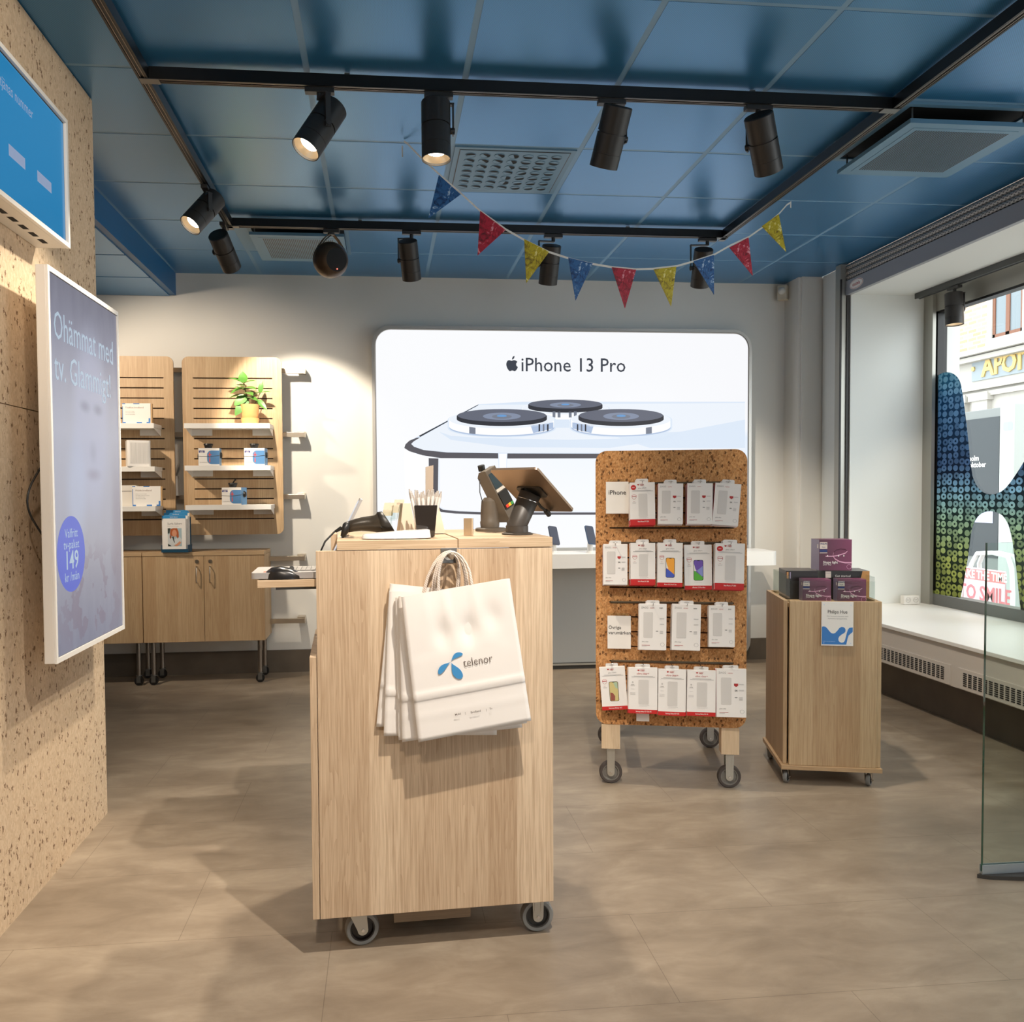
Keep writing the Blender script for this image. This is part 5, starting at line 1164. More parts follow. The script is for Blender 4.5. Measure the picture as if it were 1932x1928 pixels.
for k in range(0, len(eg), 2): b.box(sx0, sx1, 0, .036, eg[k+1], eg[k])
b.obj('cork_board', CORKB, rk)
b = MB(); b.box(sx0-.01, sx1+.01, .0362, .042, szs[-1]-.02, szs[0]+.02); b.obj('slot_backing', DARK, rk)
RODM = mat('bronze_rod', (96, 84, 66), .4, .6)
for k in (0, 4, 8, 12): b = MB(); b.box(sx0+.004, sx1-.004, -.006, .004, szs[k]-.0045, szs[k]+.0045); b.obj('hook_rail', RODM, rk, bevel=.001)
for (x0p, x1p, yb) in ((1135, 1170, 1413), (1361, 1395, 1424)):
    xa_, xb2 = kl(x0p, 1400)[0], kl(x1p, 1400)[0]; zb2 = kl((x0p+x1p)/2, yb)[1]
    for y_ in (.002, .60):
        b = MB(); b.box(xa_, xb2, y_, y_+.07, zb2, kz0-.001 if y_ < .1 else kz0+.03); lg = b.obj('leg', BIRCH, rk, bevel=.001)
        c = castor(rk, (xa_+xb2)/2, y_+.036, .051, zb2-.0005, .028, .04, RUBD, mat('grey_hub', (120, 116, 110), .45), FORKM, 0)
for x_ in (ka+.07, kb_-.09): b = MB(); b.box(x_, x_+.05, .073, .60, kz0-.0005, kz0+.03); b.obj('base_rail', BIRCH, rk)
b = MB(); b.prism(rrect(ka+.03, kb_-.03, kz0+.031, kz1-.06, .05, 6), (0, .655, 0), X_, Z_, .018, 0); b.obj('rear_board', CORKB, rk)

P_ORG = mat('wall_print_orange', (238, 110, 70), .5); t = NT(P_ORG); v, x, y, z = t.coords(); t.base(t.ramp(t.math('ADD', t.math('MULTIPLY', z, 9), .5), [(.1, (232, 92, 96)), (.5, (244, 112, 66)), (.9, (246, 170, 60))]))
P_BLU = mat('wall_print_blue', (72, 92, 190), .5); P_PUR = mat('wall_print_purple', (112, 84, 176), .5); P_GRN = mat('wall_print_green', (88, 176, 60), .5); P_LIL = mat('wall_print_lilac', (140, 150, 214), .5)
P_BEI = mat('wall_print_beige', (206, 192, 132), .5); P_MNT = mat('wall_print_mint', (172, 196, 168), .5); P_BRN = mat('wall_print_brown', (150, 84, 72), .5); P_PAL = mat('screen_protector_grey', (214, 210, 206), .4); P_LIN = mat('hair_line_grey', (196, 192, 188), .6)
PCARD = mat('pack_card', (240, 236, 232), .5)
PMATS = [PCARD, RED, TEXTD, TEXTG, TEXTR, P_PAL, P_LIN, P_ORG, P_BLU, P_PUR, P_GRN, P_LIL, P_BEI, P_MNT, P_BRN, BLACK, WHITEP]
def pack_mesh(w_, h, typ, txt, badge=False):
    b = MB(); t_ = .015; b.box(-w_/2, w_/2, 0, t_, 0, h, 0, face={'k': 1, 'l': 1 if typ == 'Z' else 0, 'b': 1 if typ != 'Z2' else 0, 'r': 0})
    y_ = -.0004
    F = lambda x0, x1, z0, z1, m, k=0: b.box(x0*w_-w_/2, x1*w_-w_/2, y_-.0003*k-.0003, y_-.0003*k, z0*h, z1*h, m)
    T = lambda s_, x_, z_, sz, m, al='CENTER', bo=0, sx=1, k=1: b.text(s_, sz*h, (x_*w_-w_/2, y_-.0003*k-.0004, z_*h), X_, Z_, m, al, bo, sx)
    if typ in ('Z', 'Z2'):
        T('ZAGG', .07, .905, .055, 3, 'LEFT', .0); T('•GEAR4', .38, .905, .03, 4, 'LEFT')
        if typ == 'Z2': T('D3O', .74, .905, .035, 2, 'LEFT', .03)
        b.prism(rrect(.16*w_-w_/2, .50*w_-w_/2, .26*h, .82*h, .004, 4), (0, y_, 0), X_, Z_, .0003, 6); b.prism(rrect(.165*w_-w_/2, .495*w_-w_/2, .265*h, .815*h, .004, 4), (0, y_-.0003, 0), X_, Z_, .0003, 5)
        if typ == 'Z': b.prism([(a*w_*.07+.66*w_-w_/2, c*h*.04+.67*h) for a, c in ((-1,.8),(1,.8),(1,-.3),(0,-1),(-1,-.3))][::-1], (0, y_, 0), X_, Z_, .0003, 4); T('5X', .66, .54, .045, 2, bo=.03)
        for q in (.69, .68, .57, .555, .42, .405, .39, .375, .36): F(.76, .92 if q > .5 else .88, q-.004, q, 3)
        b.prism(ell(.66*w_-w_/2, .41*h, .05*w_, .012*h, 14), (0, y_, 0), X_, Z_, .0003, 3)
        T('glass elite' if typ == 'Z' else 'ultra clear', .10, .165, .035, 3, 'LEFT', .01); F(.10, .40, .095, .103, 4); F(.10, .28, .075, .08, 3)
        b.prism(ell(.86*w_-w_/2, .12*h, .075*w_, .04*h, 20), (0, y_, 0), X_, Z_, .0003, 3); b.prism(ell(.86*w_-w_/2, .12*h, .066*w_, .036*h, 20), (0, y_-.0003, 0), X_, Z_, .0003, 0)
    else:
        F(-.001, 1.001, -.002, .085 if typ != 'S' else .14, 1); T(txt, .52, .03 if typ != 'S' else .075, .042, 16, bo=.012, sx=.86 if len(txt) < 20 else .66)
        b.prism([(a*w_*.035+.34*w_-w_/2, c*h*.018+.945*h) for a, c in ((-1,.8),(1,.8),(1,-.3),(0,-1),(-1,-.3))][::-1], (0, y_, 0), X_, Z_, .0003, 4); T('INVISIBLE', .41, .948, .022, 4, 'LEFT', .02); T('SHIELD', .41, .925, .026, 4, 'LEFT', .03)
        T('ultra clear+' if typ == 'U' else 'glass elite+', .5, .855, .06 if typ == 'U' else .045, 4 if typ == 'U' else 3, sx=.95)
        F(.18, .84, .815, .821, 3); F(.10, .92, .795, .801, 3)
        if badge: b.prism(ell(.15*w_-w_/2, .885*h, .105*w_, .058*h, 24), (0, y_-.0003, 0), X_, Z_, .0004, 1); T('NEW', .15, .875, .026, 16, bo=.02, k=3)
        if typ != 'U':
            sh_ = [(-1,.8),(-.4,1),(.4,1),(1,.8),(1,-.1),(.6,-.7),(0,-1),(-.6,-.7),(-1,-.1)]
            b.prism([(a*w_*.09+.17*w_-w_/2, c*h*.055+.66*h) for a, c in sh_][::-1], (0, y_, 0), X_, Z_, .0003, 4); b.prism([(a*w_*.08+.17*w_-w_/2, c*h*.049+.66*h) for a, c in sh_][::-1], (0, y_-.0003, 0), X_, Z_, .0003, 0); F(.08, .26, .67, .682, 4, 2)
            F(.13, .20, .56, .565, 4); F(.09, .25, .53, .533, 3); F(.10, .24, .515, .518, 3)
        else:
            b.prism(ell(.14*w_-w_/2, .68*h, .03*w_, .02*h, 14), (0, y_, 0), X_, Z_, .0003, 6); T('ULTRA', .14, .62, .022, 2, bo=.02); F(.06, .22, .605, .609, 3); F(.08, .20, .53, .533, 3)
            for q in (.45, .43, .41): F(.05, .23, q, q+.003, 3)
        ph = lambda pts, m, k: b.prism([(x0_+a*pw, z0_+c*phh) for a, c in pts], (0, y_-.0003*k, 0), X_, Z_, .0003, m)
        if typ in ('O', 'P', 'B'):
            x0_, z0_, pw, phh = .33*w_-w_/2, .20*h, .36*w_, .46*h
            b.prism(rrect(x0_, x0_+pw, z0_, z0_+phh, .007, 5), (0, y_, 0), X_, Z_, .0004, 15)
            x0_ += pw*.05; z0_ += phh*.02; pw *= .9; phh *= .96
            A, B_, C_, D_ = {'O': (7, 8, 16, 7), 'P': (9, 10, 16, 11), 'B': (12, 14, 13, 12)}[typ]
            b.prism(rrect(x0_, x0_+pw, z0_, z0_+phh, .006, 5), (0, y_-.0004, 0), X_, Z_, .0003, A)
            if typ != 'B':
                ph([(0, .02), (.1, 0), (.9, 0), (1, .05), (1, .14), (.85, .2), (.1, .46), (0, .47)], B_, 3); ph([(0, .47), (.1, .46), (.28, .46), (.14, .58), (0, .82)], C_, 3); ph([(.3, .47), (1, .72), (1, .2), (.85, .2)], D_ if typ == 'P' else 7, 3)
            else:
                ph([(.05, .02), (.55, .02), (.6, .25), (.35, .42), (.05, .45)], B_, 3); ph([(.45, .99), (.95, .98), (1, .62), (.7, .7)], C_, 3)
            ph([(.34, .975), (.66, .975), (.62, 1.0), (.38, 1.0)], 15, 4)
        else: b.prism(rrect(.34*w_-w_/2, .70*w_-w_/2, .20*h, .74*h, .005, 4), (0, y_, 0), X_, Z_, .0003, 5); F(.36, .72, .18, .183, 3)
    F(.36, .64, .155, .158, 6) if typ not in ('Z', 'Z2') else None
    return b.mesh('pack_box', PMATS)
def tab_mesh(w_, h):
    b = MB(); o_ = rrect(-.24*w_, .24*w_, h-.001, h+.016, .005, 4, '0011')
    b.prism(o_, (0, .004, 0), X_, Z_, .0012, 0); b.prism(ell(0, h+.008, .011, .003, 16), (0, .0035, 0), X_, Z_, .0003, 1); b.prism(ell(0, h+.009, .005, .0025, 10), (0, .0032, 0), X_, Z_, .0003, 1)
    return b.mesh('hang_tab', [mat('clear_white_tab', (230, 226, 222), .3), P_LIN])
z1 = lambda a, c: (1110+a/6.232, 840+c/6.232); z2 = lambda a, c: (1110+a/6.232, 1110+c/6.232)
rows = [('top', 0, z1, [(485,780,437,940,-1,'S','New iPhone 5.4" 2020',True), (822,1115,450,925,.5,'Z','',0), (1163,1462,447,925,.5,'Z','',0), (1487,1805,450,965,4.2,'Z','',0)], 1),
 ('second', 4, z1, [(175,460,1163,1640,0,'Z','',0), (497,787,1150,1645,0,'S','New iPhone 5.4" 2020',0), (817,1110,1148,1660,.6,'O','iPhone 12/12 Pro/11 Pro',0), (1130,1448,1170,1695,-.6,'P','iPhone 12 Pro Max',0), (1497,1840,1155,1700,1.2,'S','New iPhone 6.7" 2020',True)], 0),
 ('third', 8, z2, [(600,920,183,725,.5,'Z2','',0), (990,1325,187,730,1.2,'Z2','',0), (1420,1722,203,690,0,'Z2','',0)], 0),
 ('bottom', 12, z2, [(120,435,920,1455,-4.2,'B','Samsung Galaxy A12',0), (475,812,930,1475,0,'U','Samsung Galaxy S21 Ultra 5G',0), (825,1148,950,1500,.6,'U','Samsung Galaxy S21+ 5G',0), (1165,1500,962,1505,.6,'U','Samsung Galaxy S21 5G',0), (1505,1855,945,1520,-.3,'Z','',0)], 0)]
ordn = ['first', 'second', 'third', 'fourth', 'fifth']; look = {'S': 'grey protector and red bottom band', 'Z': 'plain white front', 'Z2': 'white front and grey protector', 'O': 'orange phone picture', 'P': 'purple and green phone picture', 'B': 'beige phone picture', 'U': 'red lettering and red band'}
hookm = MB(); hookm.tube([(0, -.002, 0), (0, -.085, .0), (0, -.093, .008)], .002, 6); hook_me = hookm.mesh('hook', [CHROME])
for rn, si, zf, items, o1 in rows:
    for n_i, (xa_, xb2, ya_, yb_, ang, typ, txt, bad) in enumerate(items):
        nb = {('bottom', 0): 2, ('third', 2): 3, ('second', 3): 2}.get((rn, n_i), 3); OFF = .030+.0165*nb-.004
        xl, zt2 = kl(*zf(xa_, ya_), OFF); xr, zb3 = kl(*zf(xb2, yb_), OFF); w_, h = xr-xl, zt2-zb3
        if abs(ang) > 3: w_, h = w_*.955, h*.955
        me = pack_mesh(w_, h, typ, txt, bad); tm = tab_mesh(w_, h)
        xc_ = (xl+xr)/2; zc_ = (zt2+zb3)/2
        hz_ = zt2+.012
        q = bpy.data.objects.new('hook', hook_me); C.objects.link(q); q.parent = rk; q.location = (xc_, -.006, min(szs[si]-.001, hz_+.002))
        for k in range(nb):
            off = OFF-.0168*k
            o = bpy.data.objects.new('accessory_pack', None); C.objects.link(o)
            a_ = math.radians(ang+(0 if k == 0 else random.uniform(-.8, .8)))
            dz, dx = (0, 0) if k == 0 else (-.004*k, random.uniform(-.004, .001))
            top = Vector((xc_+dx, -off, zt2+dz)); o.location = KO+KD*top.x+KN*top.y+Vector((0, 0, top.z)); o.rotation_euler = Euler((0, a_, KR)) if False else (Matrix.Rotation(KR, 3, 'Z') @ Matrix.Rotation(a_, 3, 'Y')).to_euler()
            pos = f'{ordn[n_i]} stack of the {rn} cork rack row'
            if k == 0: lab = f'front pack, {look[typ]}, {pos}'
            elif nb == 2: lab = f'pack behind the front one, {pos}'
            else: lab = f'pack {"just behind the front one" if k == 1 else "at the back"}, {pos}'
            tag(o, lab, 'phone accessory', 'packs hanging on the cork rack')
            for nme_, m_ in (('box', me), ('hang_tab', tm)):
                q = bpy.data.objects.new(nme_, m_); C.objects.link(q); q.parent = o; q.location = (0, 0, -h)
def signcard(label, zf, x0, y0, x1, y1, lines, sz, off):
    xl, zt2 = kl(*zf(x0, y0), off); xr, zb3 = kl(*zf(x1, y1), off); w_, h = xr-xl, zt2-zb3
    c_ = KO+KD*((xl+xr)/2)-KN*off; o = thing('sign_card', label, 'sign', (c_.x, c_.y, zb3), KR, 'white category sign cards')
    b = MB(); b.box(-w_/2, w_/2, 0, .002, 0, h, 0)
    for k, l in enumerate(lines): b.text(l, sz, (-w_/2+.004 if len(lines) > 1 else 0, -.0006, h*.60-k*sz*1.15), X_, Z_, 1, 'LEFT' if len(lines) > 1 else 'CENTER', .008)
    b.obj('card', [WHITEP, TEXTD], o)
    b = MB(); b.box(-w_/2+.01, w_/2-.01, .0021, off-.0065, h-.012, h-.009); b.box(-w_/2+.01, w_/2-.01, off-.0085, off-.0065, h-.012, h+.01); b.obj('holder', ACRYL, o)
signcard('white sign card with one dark word, top left of the cork rack', z1, 207, 430, 473, 803, ['iPhone'], .028, .035)
signcard('white sign card reading Övriga varumärken in the third row of the cork rack', z2, 225, 320, 500, 712, ['Övriga', 'varumärken'], .0205, .02)
x_, z_ = kl(*z2(640, 1508), .03); b = MB(); b.box(x_-.028, x_+.028, -.032, -.030, z_-.02, z_+.02); b.obj('price_label', WHITEP, rk)

# ================================================================ PLINTH WITH LIGHTING KITS
QR = -.253; QD = Vector((math.cos(QR), math.sin(QR), 0)); QN = Vector((-math.sin(QR), math.cos(QR), 0))
QO = Vector((1.99, 3.545, 0))
def ql(x, y, off=0): p_ = PLN(x, y, QO-QN*off, QN)-QO; return p_.dot(QD), p_.z
pn = thing('display_plinth', 'square wooden display plinth on small castors near the shop window', 'plinth', QO, QR)
qa, qb_ = ql(1474, 1448)[0], ql(1665, 1456)[0]; qz0 = (ql(1476, 1451)[1]+ql(1663, 1460)[1])/2; qzt = (ql(1490, 1132)[1]+ql(1660, 1138)[1])/2
bt_ = .02; dq = .44
b = MB(); b.box(qa, qb_, 0, dq, qz0, qz0+bt_-.001); b.obj('base_board', PLYX, pn, bevel=.001)
fx0, fx1 = ql(1489, 1300, -.01)[0], ql(1654, 1300, -.01)[0]; sxr_ = ql(1665, 1300, -.01)[0]
b = MB(); b.box(fx0, fx1, .008, .026, qz0+bt_, qzt); b.obj('front_panel', PLY, pn, bevel=.001)
b = MB(); b.box(fx1+.001, sxr_-.004, .014, dq-.01, qz0+bt_, qzt); b.obj('side_panel', PLY, pn, bevel=.001)
b = MB(); b.box(qa+.012, qa+.03, .03, dq-.01, qz0+bt_, qzt); b.obj('side_panel', PLY, pn, bevel=.001)
b = MB(); b.box(qa+.03, fx1, dq-.03, dq-.012, qz0+bt_, qzt); b.obj('back_panel', PLY, pn, bevel=.001)
b = MB(); b.box(qa+.031, fx1, .0265, dq-.031, qzt-.03, qzt-.012); b.obj('inner_shelf', PLYX, pn)
for (x_, y_) in ((qa+.03, .04), (qb_-.045, .04), (qa+.03, dq-.05), (qb_-.045, dq-.05)): castor(pn, x_, y_, .027, qz0-.0005, .018, math.radians(62), RUB, DKG, CHROME, 1)
ib = thing('acrylic_bin', 'clear acrylic bin edge holding the lighting boxes on the plinth', 'bin', QO+QD*((fx0+fx1)/2)+QN*.03+Vector((0, 0, qzt-.0115)), QR)
w2 = (fx1-fx0)/2-.004; dd_ = dq-.075; hh = .098
b = MB(); b.box(-w2, w2, .002, .005, .0, hh); b.box(-w2-.0, -w2+.003, .005, dd_, 0, hh+.02); b.box(w2-.003, w2, .005, dd_, 0, hh+.02); b.box(-w2, w2, dd_, dd_+.003, 0, hh+.02); b.obj('walls', ACRYL, ib)
# boxes
PURP = mat('purple_box_print', (110, 52, 82), .35); t = NT(PURP); v, x, y, z = t.coords(); g_ = t.math('ADD', t.math('MULTIPLY', x, 5), t.math('MULTIPLY', z, 3))
t.base(t.ramp(t.math('ADD', t.math('MULTIPLY', x, 3.2), .5), [(0, (52, 40, 46)), (.35, (96, 56, 76)), (1, (150, 74, 112))]))
PURS = mat('lilac_box_side', (150, 140, 168), .4); BLKB = mat('black_box', (38, 32, 32), .35); BLKT = mat('dark_box_top', (84, 78, 78), .3); ORNG = mat('warm_glow_print', (196, 142, 84), .4); STRIP = mat('light_strip_print', (226, 168, 196), .4); STRD = mat('strip_dark', (86, 34, 58), .4); BADG = mat('beige_badge', (216, 204, 194), .5); NAVL = mat('navy_strip', (44, 58, 112), .5)
def hue(label, px_, py_, off, w_, h, d_, kind, rz=0, z=None):
    x_, _ = ql(px_, py_, off); c_ = QO+QD*x_-QN*off; o = thing('light_kit_box', label, 'box', (c_.x, c_.y, z), QR+rz, 'boxed lighting kits')
    b = MB(); w2 = w_/2
    if kind == 'P':
        b.box(-w2, w2, 0, d_, 0, h, 0, face={'l': 1, 't': 0, 'r': 0, 'k': 0})
        y_ = -.0004; pts = lambda f: [(w_*(a-.5), h*c) for a, c in f]
        # ribbon of light
        cen = [(.20,.46),(.40,.46),(.55,.48),(.68,.52),(.80,.56),(.86,.62),(.80,.68),(.66,.70),(.52,.66),(.44,.58),(.42,.48),(.48,.38),(.62,.29),(.80,.25),(1.0,.25)]
        def rib(c0, c1, wd, m, k):
            for i in range(c0, c1):
                a, c = cen[i], cen[i+1]; wa_ = wd[min(i-c0, len(wd)-1)]; b.prism(pts([(a[0], a[1]-wa_), (c[0], c[1]-wa_), (c[0], c[1]+wa_), (a[0], a[1]+wa_)]), (0, y_-.0002*k, 0), X_, Z_, .0002, m)
        rib(5, 10, [.016], 3, 1); rib(0, 5, [.016], 2, 2); rib(9, 14, [.02], 2, 3)
        for q in (.24, .58, .74): b.prism(pts([(q, .45), (q+.03, .45), (q+.03, .50), (q, .50)]), (0, y_-.001, 0), X_, Z_, .0002, 5)
        b.prism(pts([(.02, .70), (.25, .70), (.25, .92), (.02, .92)]), (0, y_, 0), X_, Z_, .0003, 4); b.text('PHILIPS', .0105, (w_*(.135-.5), y_-.0006, h*.84), X_, Z_, 6, bold=.02, sx=.9); b.text('hue', .011, (w_*(.135-.5), y_-.0006, h*.74), X_, Z_, 6)
        b.prism(pts([(.02, .60), (.25, .60), (.25, .68), (.02, .68)]), (0, y_, 0), X_, Z_, .0003, 6); b.prism(pts([(.02, .56), (.25, .56), (.25, .585), (.02, .585)]), (0, y_, 0), X_, Z_, .0003, 4)
        b.text('Shape light', .0155, (w_*(.12-.5), y_-.0006, h*.23), X_, Z_, 5, 'LEFT', .015); b.text('your way', .010, (w_*(.12-.5), y_-.0006, h*.17), X_, Z_, 5, 'LEFT')
        b.prism(ell(w_*.42, h*.12, .011, .011, 18), (0, y_, 0), X_, Z_, .0002, 2); b.prism(ell(w_*.42, h*.12, .0095, .0095, 18), (0, y_-.0003, 0), X_, Z_, .0002, 0)
        b.box(-w2-.0006, -w2-.0002, .01, .022, h*.72, h*.85, 5)
    elif kind == 'G':
        b.box(-w2, w2, 0, d_, 0, h, 7, face={'t': 8}); y_ = -.0004
        b.prism([(w2-.06, .0), (w2, 0), (w2, h), (w2-.03, h)], (0, y_, 0), X_, Z_, .0003, 9)
        b.box(-w2+.004, -w2+.028, y_-.0006, y_, h-.032, h-.003, 4); b.text('PHILIPS', .006, (-w2+.016, y_-.0009, h-.013), X_, Z_, 6); b.text('Get started', .0145, (-w2+.045, y_-.0009, h-.028), X_, Z_, 5, 'LEFT')
    else:
        b.box(-w2, w2, 0, d_, 0, h, 7, face={'t': 8, 'l': 8}); y_ = -.0004
        b.box(-w2+.003, -w2+.011, y_-.0003, y_, h-.036, h-.006, 9); b.box(-w2+.016, -w2+.021, y_-.0003, y_, h-.036, h-.006, 1)
        b.text('smart hub', .010, (-.01, .03, h+.0006), X_, Y_, 4)
    b.obj('carton', [PURP, PURS, STRIP, STRD, BADG, WHITEP, NAVL, BLKB, BLKT, ORNG], o, bevel=.0008)
    return o
zb0 = qzt-.0105
hq = .118
hue('purple lighting kit box at the front left inside the plinth bin', 1541, 1110, -.075, .122, ql(1541, 1093, -.075)[1]-zb0, .07, 'P', 0, zb0)
hue('purple lighting kit box at the front right inside the plinth bin', 1607, 1110, -.075, .122, ql(1607, 1093, -.075)[1]-zb0, .07, 'P', 0, zb0)
zg = ql(1590, 1077, -.165)[1]
hue('black lighting kit box reading Get started, behind the purple ones', 1598, 1080, -.165, .195, zg-zb0, .16, 'G', 0, zb0)
hue('plain black lighting kit box at the back left of the plinth bin', 1513, 1080, -.165, .140, zg-zb0-.001, .16, 'B', 0, zb0)
hue('purple lighting kit box standing on top of all the others', 1576, 1070, -.175, .148, ql(1576, 1018, -.175)[1]-zg-.001, .10, 'P', .12, zg+.001)
# sign on the plinth
x0_, z0_ = ql(1550, 1218, .004); x1_, z1_ = ql(1611, 1136, .004)
c_ = QO+QD*((x0_+x1_)/2)+QN*.0035
sg = thing('hanging_sign', 'small white sign with blue wave print hanging on the plinth front', 'sign', (c_.x, c_.y, z0_), QR)
w_, h = x1_-x0_, z1_-z0_; b = MB(); b.box(-w_/2, w_/2, -.003, .001, 0, h, 0); y_ = -.0034
P2 = lambda a, c: (w_*((a-868)/430-.5), h*(1-(c-1040)/590))
wave = [(875,1612),(875,1378),(895,1372),(925,1378),(950,1402),(980,1440),(1005,1462),(1030,1467),(1055,1458),(1085,1425),(1110,1392),(1135,1376),(1160,1376),(1182,1388),(1194,1410),(1192,1438),(1175,1458),(1140,1478),(1110,1505),(1098,1530),(1100,1560),(1118,1580),(1145,1588),(1170,1580),(1186,1558),(1196,1520),(1210,1460),(1225,1410),(1245,1386),(1290,1380),(1290,1440),(1262,1465),(1235,1490),(1222,1530),(1205,1612)]
b.prism([P2(*q) for q in wave][::-1], (0, y_, 0), X_, Z_, .0003, 1)
b.text('Philips Hue', .0225, (0, y_-.0004, h*.735), X_, Z_, 2, sx=.82); b.text('Gör hemmet smartare med', .0078, (0, y_-.0004, h*.66), X_, Z_, 3, sx=1.02); b.text('framtidens ljusupplevelse', .0078, (0, y_-.0004, h*.605), X_, Z_, 3, sx=1.02)
b.text('Kolla in mer på telenor.se', .005, (-w_/2+.006, y_-.0008, h*.09), X_, Z_, 4, 'LEFT')
for (a, c) in ((-.42, .93), (.42, .93), (-.42, .06), (.42, .06)): b.prism(ell(a*w_, c*h, .002, .002, 10), (0, y_-.0006, 0), X_, Z_, .0003, 4)
b.obj('sign_face', [WHITEP, BLUEP, TEXTD, TEXTG, mat('pale_blue_print', (190, 214, 240), .5)], sg)
bm = bmesh.new(); bm.from_mesh(sg.children[0].data); bmesh.ops.triangulate(bm, faces=[f for f in bm.faces if len(f.verts) > 12]); bm.to_mesh(sg.children[0].data); bm.free()

# socket on the sill
p = on(1718, 1125, 0, 3.76); p = Vector((3.76, 5.66, ZS)); a_, c_ = W(1704, 1130, 5.64), W(1733, 1130, 5.64)
so = thing('power_socket', 'white double power socket on the window sill in the far corner', 'power socket', ((a_.x+c_.x)/2, 5.65, ZS+.001))
w2 = (c_.x-a_.x)/2; b = MB(); b.box(-w2, w2, -.022, .025, 0, .062); b.obj('housing', mat('socket_white', (236, 232, 226), .4), so, bevel=.004)
for s_ in (-.5, .5):
    b = MB(); b.lathe([(.018, -.0), (.018, .003), (.016, .003), (.0155, -.002), (0, -.004)], (s_*w2, -.0225, .033), (0, -1, 0), 20, 0); q = b.obj('outlet', mat('outlet_grey', (205, 202, 196), .5), so)
    b = MB()
    for e_ in (-.006, .006): b.cyl((s_*w2+e_, -.0235, .033), (s_*w2+e_, -.0195, .033), .002, seg=8)
    b.obj('pin_hole', DARK, q)
# glass security screen at right
gl = thing('glass_screen', 'free-standing clear glass screen with dark foot at the right edge', 'glass screen', (2.40, 2.65, 0), 0)
gx = 2.004-2.40; b = MB(); b.box(gx, .4, -.005, .005, .022, 1.138, 0, face={'l': 1, 't': 1}); b.obj('pane', [SCRG, GEDGE], gl)
b = MB(); b.box(gx-.003, .4, -.0075, -.0055, .018, .046); b.box(gx-.003, .4, .0055, .0075, .018, .046); b.box(gx-.003, .4, -.0055, .0055, .014, .0215); b.obj('clamp_profile', mat('pale_profile', (176, 186, 192), .3, .5), gl)
b = MB(); n_ = 24; out = [(gx-.018, 0)]+[(gx-.018+.83*i/n_, -.055*math.sin(PI*i/n_)**.6) for i in range(1, n_)]+[(gx+.812, 0)]+[(gx-.018+.83*i/n_, .055*math.sin(PI*i/n_)**.6) for i in range(n_-1, 0, -1)]
b.prism(out[::1], (0, 0, .0135), X_, Y_, .013, 0); b.obj('foot', mat('dark_foot', (66, 62, 58), .5), gl, bevel=.002)

# ================================================================ OUTSIDE
PAV = mat('pavement_stone', (150, 148, 144), .8); t = NT(PAV); v, x, y, z = t.coords(); t.base(t.mix(t.noise(v, 3, 4), (128, 126, 122), (174, 172, 168)))
b = MB(); b.box(4.1, 13.5, -8, 30, -.12, -.02); o = b.obj('pavement', PAV); o['kind'] = 'structure'
STONE = mat('pale_stone', (188, 184, 176), .8); BRK = mat('pale_brick', (204, 170, 140), .85); t = NT(BRK)
v, x, y, z = t.coords(); bk = t.n('ShaderNodeTexBrick'); bk.inputs['Scale'].default_value = 1; bk.inputs['Mortar Size'].default_value = .012; bk.inputs['Brick Width'].default_value = .26; bk.inputs['Row Height'].default_value = .085
t.t.links.new(t.comb(y, z, 0), bk.inputs['Vector']); bk.inputs['Color1'].default_value = (*lin((214, 184, 156)), 1); bk.inputs['Color2'].default_value = (*lin((196, 152, 124)), 1); bk.inputs['Mortar'].default_value = (*lin((220, 214, 202)), 1); t.base(bk.outputs[0])
WINF = mat('brown_window_frame', (128, 84, 62), .6); GLS = mat('street_window_glass', (120, 132, 138), .15); SIGNG = mat('sign_grey_stone', (150, 160, 166), .7); GOLD = mat('gold_letter', (206, 178, 112), .45, .3)
FX = 12.0
fc = thing('facade_building', 'pale stone and brick street building seen through the shop window', 'building', (FX, 16, 0))
def fy(x_, y_): p_ = on(x_, y_, 0, FX); return p_.y-16, p_.z
zc1 = fy(1800, 672)[1]; zc2 = fy(1800, 700)[1]; zs1 = fy(1880, 660)[1]; zs0 = fy(1880, 712)[1]
b = MB(); b.box(0, 1.2, -14, 14, 0, zc1, 0); b.obj('ground_wall', STONE, fc)
b = MB(); b.box(.02, 1.2, -14, 14, zc1, 14, 0); b.obj('brick_wall', BRK, fc)
for k, (z_, pr_) in enumerate(((zc1-.02, .30), (zc1-.14, .20), (zs0-.10, .14), (zs0-.24, .08), (2.5, .06))):
    b = MB(); b.box(-pr_, 0, -14, 14, z_-.10, z_); b.obj('cornice', STONE, fc)
yA, yB_ = fy(1932, 680)[0]-3.5, fy(1836, 700)[0]
b = MB(); b.box(-.03, 0, yA, yB_, zs0, zs1, 0); b.obj('name_board', SIGNG, fc)
b = MB()
for ch, px_ in (('·', 1840), ('A', 1868), ('P', 1888), ('O', 1908), ('T', 1928), ('E', 1950), ('K', 1974)):
    yy, zz_ = fy(px_, 700); b.text(ch, .52, (-.06, yy, zs0+.07), (0, -1, 0), Z_, 0, bold=.03, sx=.95)
lt = b.obj('raised_letters', GOLD, fc); md = lt.modifiers.new('depth', 'SOLIDIFY'); md.thickness = .05
